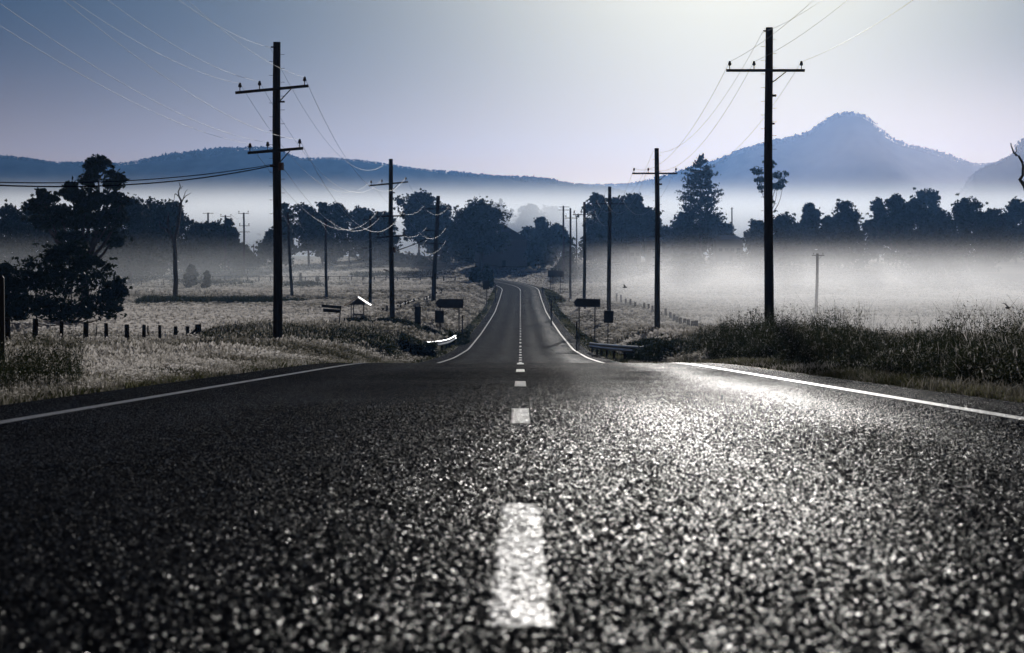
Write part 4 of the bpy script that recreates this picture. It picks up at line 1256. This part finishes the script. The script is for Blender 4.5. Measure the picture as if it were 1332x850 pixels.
# ------------------------------------------------------------------ distant houses
def house(name, label, px, base, top_ridge, eave, wpx, Y, depth, roof_m, axis='x', wall_m='housewall', chimney=False, windows=2, hip=False):
    g = at(px, base, Y); z0 = gz(g.x, Y); wd = wpx / F * Y
    root = empty(name, (g.x, Y, z0), label=label, cat='house')
    zr = at(px, top_ridge, Y).z - z0; ze = at(px, eave, Y).z - z0
    mb = MB(); mb.box((0, 0, ze / 2 - .2), (wd * .92, depth * .9, ze + .4)); mb.build('wall', M[wall_m], root)
    mb = MB(); w2 = wd / 2; d2 = depth / 2; t_ = .12
    if axis == 'x':   # ridge runs along x
        k = w2 * (.55 if hip else 1)
        mb.add([(-w2, -d2, ze), (w2, -d2, ze), (w2, d2, ze), (-w2, d2, ze), (-k, 0, zr), (k, 0, zr)], [(0, 1, 5, 4), (2, 3, 4, 5), (1, 2, 5), (3, 0, 4), (3, 2, 1, 0)])
    else:
        k = d2 * (.55 if hip else 1)
        mb.add([(-w2, -d2, ze), (w2, -d2, ze), (w2, d2, ze), (-w2, d2, ze), (0, -k, zr), (0, k, zr)], [(0, 1, 4), (1, 2, 5, 4), (2, 3, 5), (3, 0, 4, 5), (3, 2, 1, 0)])
    rf = mb.build('roof', M[roof_m], root)
    if chimney:
        mb = MB(); mb.box((w2 * .4, 0, zr + .3), (.7, .7, 1.6)); mb.build('chimney', M['housewall'], rf)
    for i in range(windows):
        x = (i + .5) / windows * wd * .8 - wd * .4
        mb = MB(); mb.box((x, -depth * .45 - .02, ze * .55), (1.3, .06, 1.2)); w_ = mb.build('window', M['housewall'], root)
        mb = MB(); mb.box((x, -depth * .45 - .055, ze * .55), (1.1, .03, 1.0)); mb.build('pane', M['glass'], w_)
    mb = MB(); mb.box((wd * .05, -depth * .45 - .02, 1.0), (.95, .06, 2.0)); mb.build('door', M['darkpaint'], root)
    return root
house('barn', 'big dark gabled barn behind the umbrella-shaped tree at the road head', 652, 338, 291, 312, 72, 600, 22, 'darkroof', axis='y', windows=1)
house('farmhouse', 'low house with metal roof coloured pale for its glint among the dark clump left of the tiered pine', 850, 330, 309.5, 313, 22, 640, 8, 'glintroof', windows=3)
house('farmhouse', 'lower of the two houses with glint-pale roofs, nearer the third right pole', 825, 334, 317.5, 320.5, 17, 625, 8, 'glintroof', windows=2)
house('farmhouse', 'house with roof whitened for its glint just right of the tiered pine', 947, 328, 306.5, 312, 38, 660, 10, 'glintroof', windows=4, hip=True, chimney=False)

# two small dark birds over the right paddock
def bird(label, px, py, Y, s, a):
    p = at(px, py, Y); mb = MB()
    mb.lathe((0, 0, 0), [(.01, -.5), (.10, -.25), (.13, 0), (.09, .25), (.05, .36), (.01, .45)], 8)
    o = mb.build('bird', M['cable'], smooth=True); 
    o.location = p; o.rotation_euler = (R(90), R(20), R(a)); o.scale = (s, s, s)
    tag(o, label, 'bird')
    for sg in (-1, 1):
        mb = MB(); mb.add([(0, .05, -.12), (0, .05, .16), (sg * .45, .28, .1), (sg * .8, .2, -.12), (sg * .4, .24, -.1)], [(0, 1, 2, 4), (2, 3, 4)])
        w_ = mb.build('wing', M['cable'], o); md = w_.modifiers.new('t', 'SOLIDIFY'); md.thickness = .02
bird('small dark bird flying low over the mist left of the second right pole', 813, 374, 120, .35, 60)
bird('small dark bird flying low over the weeds near the right edge', 1311, 400.5, 60, .3, 20)

# ------------------------------------------------------------------ grass and weeds
def grassmat(name, stops, transl=.5, scale=.6):
    m = bpy.data.materials.new(name); m.use_nodes = True; t = m.node_tree; b = t.nodes['Principled BSDF']
    b.inputs['Roughness'].default_value = .6; b.inputs['Specular IOR Level'].default_value = .25
    a_ = t.nodes.new('ShaderNodeAttribute'); a_.attribute_name = 'tone'
    c = ramp(t, a_.outputs['Fac'], stops)
    t.links.new(c.outputs[0], b.inputs['Base Color'])
    tr = t.nodes.new('ShaderNodeBsdfTranslucent'); t.links.new(c.outputs[0], tr.inputs[0])
    mx = t.nodes.new('ShaderNodeMixShader'); mx.inputs[0].default_value = transl
    t.links.new(b.outputs[0], mx.inputs[1]); t.links.new(tr.outputs[0], mx.inputs[2]); t.links.new(mx.outputs[0], t.nodes['Material Output'].inputs['Surface'])
    return m
M['dry'] = grassmat('dry_grass', [(0, (.06, .06, .035)), (.35, (.25, .235, .20)), (.7, (.56, .53, .49)), (1, (.88, .84, .81))], .6)
M['green'] = grassmat('verge_grass', [(0, (.02, .026, .012)), (.5, (.07, .075, .035)), (1, (.27, .26, .16))], .5)
M['weedleaf'] = grassmat('weed_leaves', [(0, (.012, .02, .010)), (.6, (.03, .042, .02)), (.88, (.08, .09, .05)), (1, (.6, .6, .52))], .35)

def blades(name, x, y, h, wd, material, label, cat, tone, lean=.25, seed_heads=0.0):
    n = len(x); z = ground(x, y) - .02
    a = rng.uniform(0, 2 * np.pi, n); wx = np.cos(a) * wd; wy = np.sin(a) * wd
    l = rng.normal(0, lean, n) * h; la = rng.uniform(0, 2 * np.pi, n); lx = np.cos(la) * l; ly = np.sin(la) * l
    def row(f, k, q): return [np.stack([x + s * wx * q + lx * k, y + s * wy * q + ly * k, z + h * f], -1) for s in (-1, 1)]
    b0 = row(0, 0, 1); b1 = row(.55, .35, .8); tp = row(1.0, 1.0, .12 if not seed_heads else .5)
    V = np.stack(b0 + b1 + tp, 1)   # n,6,3
    Q = np.array([[0, 1, 3, 2], [2, 3, 5, 4]])
    q = (np.arange(n)[:, None, None] * 6 + Q[None]).reshape(-1, 4)
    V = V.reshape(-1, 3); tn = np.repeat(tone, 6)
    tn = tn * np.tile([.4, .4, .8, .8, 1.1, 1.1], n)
    if seed_heads:
        k = rng.random(n) < seed_heads; ns = k.sum()
        top = np.stack([x + lx, y + ly, z + h], -1)[k]; s = (wd[k] * 2.6)[:, None]
        d = rng.normal(size=(ns, 3)) * .35; d[:, 2] = 1; hv = h[k][:, None] * .13
        ra = rng.uniform(0, 6.28, ns); sidev = np.stack([np.cos(ra), np.sin(ra), np.zeros(ns)], -1)
        W = np.stack([top - d * hv * .6, top - sidev * s, top + d * hv, top + sidev * s], 1).reshape(-1, 3)
        q = np.concatenate([q, np.arange(4 * ns).reshape(-1, 4) + len(V)]); V = np.concatenate([V, W])
        tn = np.concatenate([tn, np.repeat(np.clip(tone[k] + .3, 0, 1), 4)])
    o = npmesh(name, V, q, material)
    at_ = o.data.attributes.new('tone', 'FLOAT', 'POINT'); at_.data.foreach_set('value', np.clip(tn, 0, 1).astype(np.float32))
    return tag(o, label, cat, kind='stuff')

def scatter(n, y0, y1, side, d0, d1max, power=1.0, margin=1.15):
    """points spread evenly over what the view could show: y is log-uniform; d = distance from the road centre"""
    y = np.exp(rng.uniform(np.log(y0), np.log(y1), n)) if power == 1 else y0 + (y1 - y0) * rng.random(n) ** power
    lim = np.clip(.24 * margin * y + 2.0, d0 + .3, d1max)
    x = d0 + (lim - d0) * rng.random(n) ** (1.0)
    return side * x + xc(np.minimum(y, 560)), y

def tone_of(x, y, base, amp=.5, s=6):
    return np.clip(base + vnoise(x, y, s, 31) * amp + vnoise(x, y, s * 5, 32) * amp + rng.normal(0, .13, len(x)), .03, 1)

# left foreground: dry seeding grass
x, y = scatter(135000, 14, 135, -1, 4.5, 34)
d = np.abs(x - xc(y))
keep = ~((np.abs(x - (-8)) < 0)); 
h = np.interp(d, [4.4, 5.3, 7, 12], [.03, .13, .30, .34]) * rng.uniform(.55, 1.25, len(x)) * (1 + .8 * vnoise(x, y, 1.5, 33) + .6 * vnoise(x, y, 5, 39))
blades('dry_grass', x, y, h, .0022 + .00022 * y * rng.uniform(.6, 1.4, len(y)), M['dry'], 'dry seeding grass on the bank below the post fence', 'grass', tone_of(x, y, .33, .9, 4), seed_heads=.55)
# short green-gold verges on both sides
for s_, lab in ((-1, 'short mown verge grass along the left road edge'), (1, 'short mown verge grass along the right road edge')):
    n = 42000
    y = np.exp(rng.uniform(np.log(12), np.log(420), n)); dd = 4.22 + rng.random(n) ** .8 * np.interp(y, [12, 60, 100, 400], [1.3, 1.6, 3.4, 3.0])
    dd = dd + .28 * (vnoise(y * 0 + s_, y, 1.6, 71) + .2) + .15 * vnoise(y * 0 + s_, y, .5, 72)
    x = s_ * dd + xc(y)
    h = rng.uniform(.02, .08, n) * (1 + 1.4 * vnoise(x, y, .7, 73)) * np.interp(dd, [4.2, 4.5, 5.5], [.5, 1, 1.5]) * np.interp(y, [12, 150, 400], [1, 1.6, 2.4])
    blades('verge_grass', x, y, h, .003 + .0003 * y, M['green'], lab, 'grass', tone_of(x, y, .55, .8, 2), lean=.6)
    n = 16000; y = np.exp(rng.uniform(np.log(12), np.log(90), n)); x = s_ * (4.25 + rng.random(n) ** .7 * 1.2 + .3 * vnoise(y * 0 + s_, y, 1.6, 71)) + xc(y)
    blades('verge_straw', x, y, rng.uniform(.03, .13, n) * (1 + 1.2 * vnoise(x, y, .9, 74)), .0015 + .00016 * y, M['dry'], 'straw-coloured dead grass scattered in the ' + lab.split(' grass ')[1].replace('along the ', '') + ' verge', 'grass', tone_of(x, y, .42, .9, 1.5), lean=.8)
# left fields: tufts get wider with distance because each stands for a clump
x, y = scatter(90000, 125, 640, -1, 8.0, 170, margin=1.05)
px_ = 666 + x / y * F
h = rng.uniform(.2, .45, len(x)) * (1 + .8 * vnoise(x, y, 25, 34)) * np.interp(y, [125, 200, 640], [1.1, 1, 1.1])
band = np.exp(-((y - 175) / 38) ** 2) * np.clip(.7 + 1.6 * vnoise(x, y, 7, 35), 0, 1)
blades('field_grass', x, y, h * (1 + .5 * band), .012 + .00045 * y * rng.uniform(.5, 1.6, len(y)), M['dry'], 'pale dewy grass covering the left field to the trees', 'grass',
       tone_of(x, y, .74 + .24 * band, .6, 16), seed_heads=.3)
# right field
x, y = scatter(80000, 95, 700, 1, 8.0, 190, margin=1.05)
h = rng.uniform(.2, .42, len(x)) * (1 + .7 * vnoise(x, y, 25, 36))
blades('field_grass', x, y, h, .012 + .00045 * y * rng.uniform(.5, 1.6, len(y)), M['dry'], 'pale dewy grass of the right paddock under the mist', 'grass', tone_of(x, y, .86, .4, 22), seed_heads=.3)
# right bank between road and paddock, greyer taller grass
n = 60000
y = np.exp(rng.uniform(np.log(58), np.log(330), n)); x = xc(y) + 5.6 + rng.random(n) * np.interp(y, [58, 150, 330], [9, 13, 12])
dk = np.abs(x - xc(y))
h = rng.uniform(.3, .75, n) * np.interp(dk, [5.5, 8], [.4, 1]) * np.interp(y, [58, 200, 330], [1, 1.1, .9]) * (1 + .7 * vnoise(x, y, 4, 37))
blades('bank_grass', x, y, h, .006 + .00035 * y, M['dry'], 'grey feathery grass on the right bank around the second right pole', 'grass', tone_of(x, y, .47, .5, 5), seed_heads=.4)
# left bank beyond the signs
n = 42000
y = np.exp(rng.uniform(np.log(125), np.log(420), n)); x = xc(y) - 5.2 - rng.random(n) * 9
h = rng.uniform(.25, .7, n) * (1 + 1.0 * vnoise(x, y, 6, 38))
blades('bank_grass', x, y, h, .008 + .00038 * y, M['dry'], 'rough tufted grass on the left bank above the far straight', 'grass', tone_of(x, y, .40, .6, 7), seed_heads=.3)
# dark reed strip in the left field
n = 14000
px_ = rng.uniform(176, 400, n); y = 282 + rng.normal(0, 5, n) + (px_ - 176) * .02; x = (px_ - 666) / F * y
h = rng.uniform(.5, 1.15, n) * np.interp(px_, [176, 190, 330, 400], [.5, 1, .8, .35])
blades('reeds', x, y, h, .03 + .05 * rng.random(n), M['weedleaf'], 'long dark strip of reeds across the left field', 'reeds', np.clip(rng.normal(.6, .12, n), 0, .95))

for (pa, pb, Yb, hh, lab) in ((222, 335, 415, .55, 'thin dark strip of scrub before the misty left belt'), (360, 425, 400, .6, 'low dark scrub patch around the field stumps'), (455, 600, 470, .7, 'long dark scrub strip beyond the far field fence'), (300, 520, 205, .35, 'dark streak of grass across the near part of the left field')):  # strips of dark-toned blades, the last across the nearer grass
    n = 5000; px_ = rng.uniform(pa, pb, n); y = Yb + rng.normal(0, 7 * Yb / 400, n) + 8 * vnoise(px_, px_ * 0, 30, 81); x = (px_ - 666) / F * y
    k_ = rng.random(n) < np.clip(.6 + 1.4 * vnoise(px_, y, 14, 82), 0, 1) * np.clip(np.minimum(px_ - pa, pb - px_) / 12, 0, 1)
    x = x[k_]; y = y[k_]; blades('field_scrub', x, y, hh * rng.uniform(.4, 1.2, len(x)) * np.clip(1 + 1.2 * vnoise(x, y, 3, 83), .2, 2), .00022 * y, M['weedleaf'], lab, 'scrub', np.clip(rng.normal(.6, .15, len(x)), 0, .95))

def weeds(name, label, x, y, hmax, n_leaf, n_stem, leaf_s, flowers=0, stem_over=1.25, cat='weeds', fill=.75, tone=.45, mat_='weedleaf'):
    """a thicket: leaves through the volume, arching stems standing out of its top"""
    k = len(x)
    i = rng.integers(0, k, n_leaf)
    f = rng.random(n_leaf) ** fill
    z = ground(x[i], y[i]) + f * hmax[i]
    cen = np.stack([x[i] + rng.normal(0, .06, n_leaf), y[i] + rng.normal(0, .06, n_leaf), z], -1)
    sc_ = leaf_s * np.interp(y[i], [18, 60, 120, 400], [.75, 1.3, 2.2, 5])
    N = n_leaf
    a = rng.normal(size=(N, 3)); a[:, 2] += .6; a /= np.linalg.norm(a, axis=1, keepdims=True)
    b_ = rng.normal(size=(N, 3)); b_ -= (b_ * a).sum(1, keepdims=True) * a; b_ /= np.linalg.norm(b_, axis=1, keepdims=True)
    s = (sc_ * rng.uniform(.5, 1.4, N))[:, None]
    V = np.stack([cen - a * s, cen - b_ * s * .28, cen + a * s, cen + b_ * s * .28], 1).reshape(-1, 3)
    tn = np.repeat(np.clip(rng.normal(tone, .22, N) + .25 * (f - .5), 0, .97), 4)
    q = np.arange(4 * N).reshape(-1, 4)
    # stems
    j = rng.integers(0, k, n_stem); hs_ = hmax[j] * rng.uniform(.7, stem_over, n_stem)
    ang_ = rng.uniform(0, 6.28, n_stem); be = rng.uniform(.02, .4, n_stem) * hs_
    bx = np.cos(ang_) * be; by = np.sin(ang_) * be; g0 = ground(x[j], y[j]); wd = .0025 * np.interp(y[j], [18, 60, 120, 400], [1, 2.0, 4, 9]) * rng.uniform(.6, 1.5, n_stem)
    seg = 5; P = []
    for t in np.linspace(0, 1, seg):
        P.append(np.stack([x[j] + bx * t ** 2, y[j] + by * t ** 2, g0 + hs_ * (t - .12 * t ** 3)], -1))
    ra = rng.uniform(0, 6.28, n_stem); sv = np.stack([np.cos(ra), np.sin(ra) * .3, np.zeros(n_stem)], -1)
    rows__ = []
    for t, p in zip(np.linspace(1, .35, seg), P): rows__ += [p - sv * (wd * t)[:, None], p + sv * (wd * t)[:, None]]
    W = np.stack(rows__, 1).reshape(-1, 3)
    QQ = np.array([[2 * r_, 2 * r_ + 1, 2 * r_ + 3, 2 * r_ + 2] for r_ in range(seg - 1)])
    q2 = (np.arange(n_stem)[:, None, None] * (2 * seg) + QQ[None]).reshape(-1, 4) + len(V)
    V = np.concatenate([V, W]); q = np.concatenate([q, q2]); tn = np.concatenate([tn, np.repeat(np.clip(rng.normal(tone, .15, n_stem), 0, .9), 2 * seg)])
    o = npmesh(name, V, q, M[mat_]); at_ = o.data.attributes.new('tone', 'FLOAT', 'POINT'); at_.data.foreach_set('value', tn.astype(np.float32))
    tag(o, label, cat, kind='stuff')
    if flowers:
        i = rng.integers(0, k, flowers); cen = np.stack([x[i], y[i], ground(x[i], y[i]) + hmax[i] * rng.uniform(.05, .95, flowers)], -1)
        cen = np.repeat(cen, 4, 0) + rng.normal(0, .012, (flowers * 4, 3))
        leafs('white_flowers', cen, np.repeat(.011 * rng.uniform(.5, 1.7, flowers), 4) * np.repeat(np.interp(y[i], [18, 60, 120], [1, 1.8, 3]), 4), M['petal'], None)
        tag(bpy.context.scene.objects[-1], 'small white flowers dotted through the ' + cat, 'flowers', kind='stuff')
    return o
M['petal'] = mat('white_petals', (.75, .74, .7), .6, transl=.4)
# the thicket along the right verge
n = 26000
y = np.exp(rng.uniform(np.log(15.5), np.log(98), n))
dd = np.interp(y, [15, 30, 60, 98], [4.95, 5.1, 5.5, 6.6]) + rng.random(n) ** 1.2 * np.interp(y, [15, 40, 98], [3.0, 4.2, 5.0])
x = xc(y) + dd
edge_ = np.clip((dd - np.interp(y, [15, 30, 60, 98], [4.95, 5.1, 5.5, 6.6])) / .55, 0, 1)
hm_ = (.30 + .70 * edge_) * (.86 + 1.2 * vnoise(x, y, .9, 41) + 1.0 * vnoise(x, y, 3.5, 42) + .5 * vnoise(x, y, 12, 40)) * np.interp(y, [15, 25, 60, 98], [.62, .66, .92, .95])
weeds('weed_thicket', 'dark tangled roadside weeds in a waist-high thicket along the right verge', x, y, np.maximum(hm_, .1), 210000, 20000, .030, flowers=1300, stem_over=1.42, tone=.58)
k_ = rng.random(len(x)) < .2
blades('dry_stalks', x[k_], y[k_], hm_[k_] * rng.uniform(.5, 1.1, k_.sum()) + .08, .0006 + .00006 * y[k_], M['dry'], 'dry stalks and seed heads mixed through the right thicket', 'grass', tone_of(x[k_], y[k_], .30, .6, 3), lean=.35, seed_heads=.25)
# fewer taller arching grasses out of the thicket
n = 700
y2 = np.exp(rng.uniform(np.log(18), np.log(60), n)); x2 = xc(y2) + 5.6 + rng.random(n) * 2.4
h2 = rng.uniform(.65, 1.2, n); weeds('tall_stalks', 'thin arching stalks standing above the right thicket', x2, y2, h2, 1400, 1300, .016, stem_over=1.1, fill=.3)
# darker weeds at the near left corner and about the foot of the nearest left pole
n = 5000
y = rng.uniform(17, 27, n); x = xc(y) - 4.75 - rng.random(n) * 2.6
keep = (x / y < -.2); x = x[keep]; y = y[keep]
weeds('weed_clump', 'dark leafy weeds at the near left corner around the marker post', x, y, .40 * (.35 + 2.4 * np.abs(vnoise(x, y, .6, 43)) + 1.0 * np.abs(vnoise(x, y, 2, 49))), 40000, 2600, .021, flowers=60, cat='roadside weeds', tone=.52, stem_over=1.6)
n = 9000
px_ = rng.uniform(262, 520, n); y = rng.uniform(92, 122, n) + (px_ - 262) * .02; x = (px_ - 666) / F * y
hm_ = np.interp(px_, [262, 290, 330, 400, 480, 520], [.4, .6, .72, .68, .5, .25]) * (.7 + 1.3 * np.clip(vnoise(x, y, 2.5, 44) + .3, 0, 1))
weeds('dark_scrub', 'dark weedy scrub behind and around the foot of the nearest left pole', x, y, hm_, 42000, 7000, .04, cat='scrub', tone=.6)
k_ = rng.random(len(x)) < .7
blades('dry_stalks', x[k_], y[k_], hm_[k_] * rng.uniform(.7, 1.25, k_.sum()), .012 + 0 * y[k_], M['dry'], 'rank dry grass mixed into the scrub by the nearest left pole', 'grass', tone_of(x[k_], y[k_], .2, .45, 3), seed_heads=.4)
n = 5000
px_ = rng.uniform(425, 512, n); y = rng.uniform(98, 110, n); x = (px_ - 666) / F * y
weeds('dark_scrub', 'strip of dark upright weeds below the finger sign', x, y, .45 * (.6 + 1.2 * np.clip(vnoise(x, y, 1.5, 45) + .4, 0, 1)), 22000, 1600, .035, cat='scrub', tone=.5)
# dark hedge row below the shelter and around the notice board, and scrub by the left guardrail
n = 7000
px_ = rng.uniform(448, 610, n); y = np.interp(px_, [448, 540, 610], [150, 141, 160]) + rng.normal(0, 2.5, n); x = (px_ - 666) / F * y
weeds('dark_scrub', 'low dark hedge of weeds from the shelter to the left signs', x, y, .75 * (.5 + 1.2 * np.clip(vnoise(x, y, 1.8, 46) + .35, 0, 1)), 42000, 900, .045, cat='scrub', tone=.42)
n = 4500
px_ = rng.uniform(520, 566, n); y = rng.uniform(112, 124, n); x = (px_ - 666) / F * y
weeds('dark_scrub', 'dark weeds swallowing the end of the left guardrail', x, y, .6 * (.6 + 1.0 * np.clip(vnoise(x, y, 1.8, 47) + .35, 0, 1)), 22000, 500, .04, cat='scrub', tone=.4)
n = 6000
y = rng.uniform(86, 118, n); x = (np.interp(y, [86, 100, 118], [826, 812, 800]) - 666 + rng.uniform(10, 75, n)) / F * y
weeds('dark_scrub', 'dark weeds packed behind the right guardrail', x, y, .62 * (.6 + 1.0 * np.clip(vnoise(x, y, 1.8, 48) + .35, 0, 1)), 30000, 600, .04, cat='scrub', tone=.42)

# ------------------------------------------------------------------ air: haze and mist
def vol_box(name, lo, hi, label, cat):
    mb = MB()
    c = [(a + b_) / 2 for a, b_ in zip(lo, hi)]; d = [b_ - a for a, b_ in zip(lo, hi)]
    mb.box(c, d)
    o = mb.build(name, None)
    return tag(o, label, cat, kind='stuff')
def vol_mat(name, col, dens, aniso):
    m = bpy.data.materials.new(name); m.use_nodes = True
    t = m.node_tree; t.nodes.clear()
    o = t.nodes.new('ShaderNodeOutputMaterial'); p = t.nodes.new('ShaderNodeVolumePrincipled')
    p.inputs['Color'].default_value = (*col, 1); p.inputs['Density'].default_value = dens; p.inputs['Anisotropy'].default_value = aniso
    p.inputs['Density Attribute'].default_value = ''
    t.links.new(p.outputs[0], o.inputs['Volume'])
    return m, t, p
HZ_D = 6.3e-5
hz = vol_box('haze', (-2900, -80, -34), (2900, 7000, 345), 'thin blue morning haze filling the whole valley', 'haze')
hm, ht, hp = vol_mat('haze', (.20, .44, .92), HZ_D, .68)
hz.data.materials.append(hm)

def mist(name, lo, hi, label, dens, fz, fx=None, fy=None, wisps=None, col=(.96, .97, 1.0), aniso=.45):
    """low mist: density falls off with height and towards its edges"""
    o = vol_box(name, lo, hi, label, 'mist')
    m, t, p = vol_mat(name, col, dens, aniso)
    tc = t.nodes.new('ShaderNodeTexCoord'); sx = t.nodes.new('ShaderNodeSeparateXYZ'); t.links.new(tc.outputs['Object'], sx.inputs[0])
    def fac(src, a, b_):
        r = t.nodes.new('ShaderNodeMapRange'); r.interpolation_type = 'SMOOTHSTEP'
        r.inputs['From Min'].default_value = a; r.inputs['From Max'].default_value = b_
        t.links.new(src, r.inputs['Value']); return r.outputs[0]
    def mul(a, b_):
        x = t.nodes.new('ShaderNodeMath'); x.operation = 'MULTIPLY'
        for i, s in ((0, a), (1, b_)):
            if hasattr(s, 'links'): t.links.new(s, x.inputs[i])
            else: x.inputs[i].default_value = s
        return x.outputs[0]
    v_ = mul(fac(sx.outputs[2], fz[1], fz[0]), dens)
    if len(fz) > 2: v_ = mul(v_, fac(sx.outputs[2], fz[2], fz[3]))
    for a in (fx or []): v_ = mul(v_, fac(sx.outputs[0], *a))
    for a in (fy or []): v_ = mul(v_, fac(sx.outputs[1], *a))
    if wisps:
        mp = t.nodes.new('ShaderNodeMapping'); mp.inputs['Scale'].default_value = wisps
        t.links.new(tc.outputs['Object'], mp.inputs['Vector'])
        n = noise(t, mp.outputs[0], 1.0, 2)
        v_ = mul(v_, fac(n.outputs[0], .3, .62))
    t.links.new(v_, p.inputs['Density'])
    o.data.materials.append(m)
    return o
mist('ground_mist', (6, 92, -10), (420, 720, 12), 'white ground mist lying over the right-hand paddock', .0054, (-7.0, 3.2),
     fx=[(6, 26)], fy=[(94, 165)], wisps=(.008, .02, .12), aniso=.58)
mist('ground_mist', (-330, 200, -7.5), (6, 720, 5), 'thin grey mist at the foot of the left tree belt', .0034, (-4.8, 4.0), fx=[(-6, -70)], fy=[(170, 420)], wisps=(.01, .02, .1), col=(.9, .95, 1.0), aniso=.6)
mist('valley_mist', (-1100, 1650, -14), (1300, 2300, 76), 'bright band of mist in the far valley below the mountains', .009, (6, 66), aniso=.56, col=(.94, .97, 1.0))
mist('added_warm_vapour', (100, 2350, -14), (1900, 3950, 335), 'faint warm-grey vapour before the right-hand mountain', 1.3e-4, (150, 330), fx=[(150, 800)], aniso=.7, col=(1.0, .86, .8))  # added volume: its warm tint brings sun-coloured air in front of the mountain
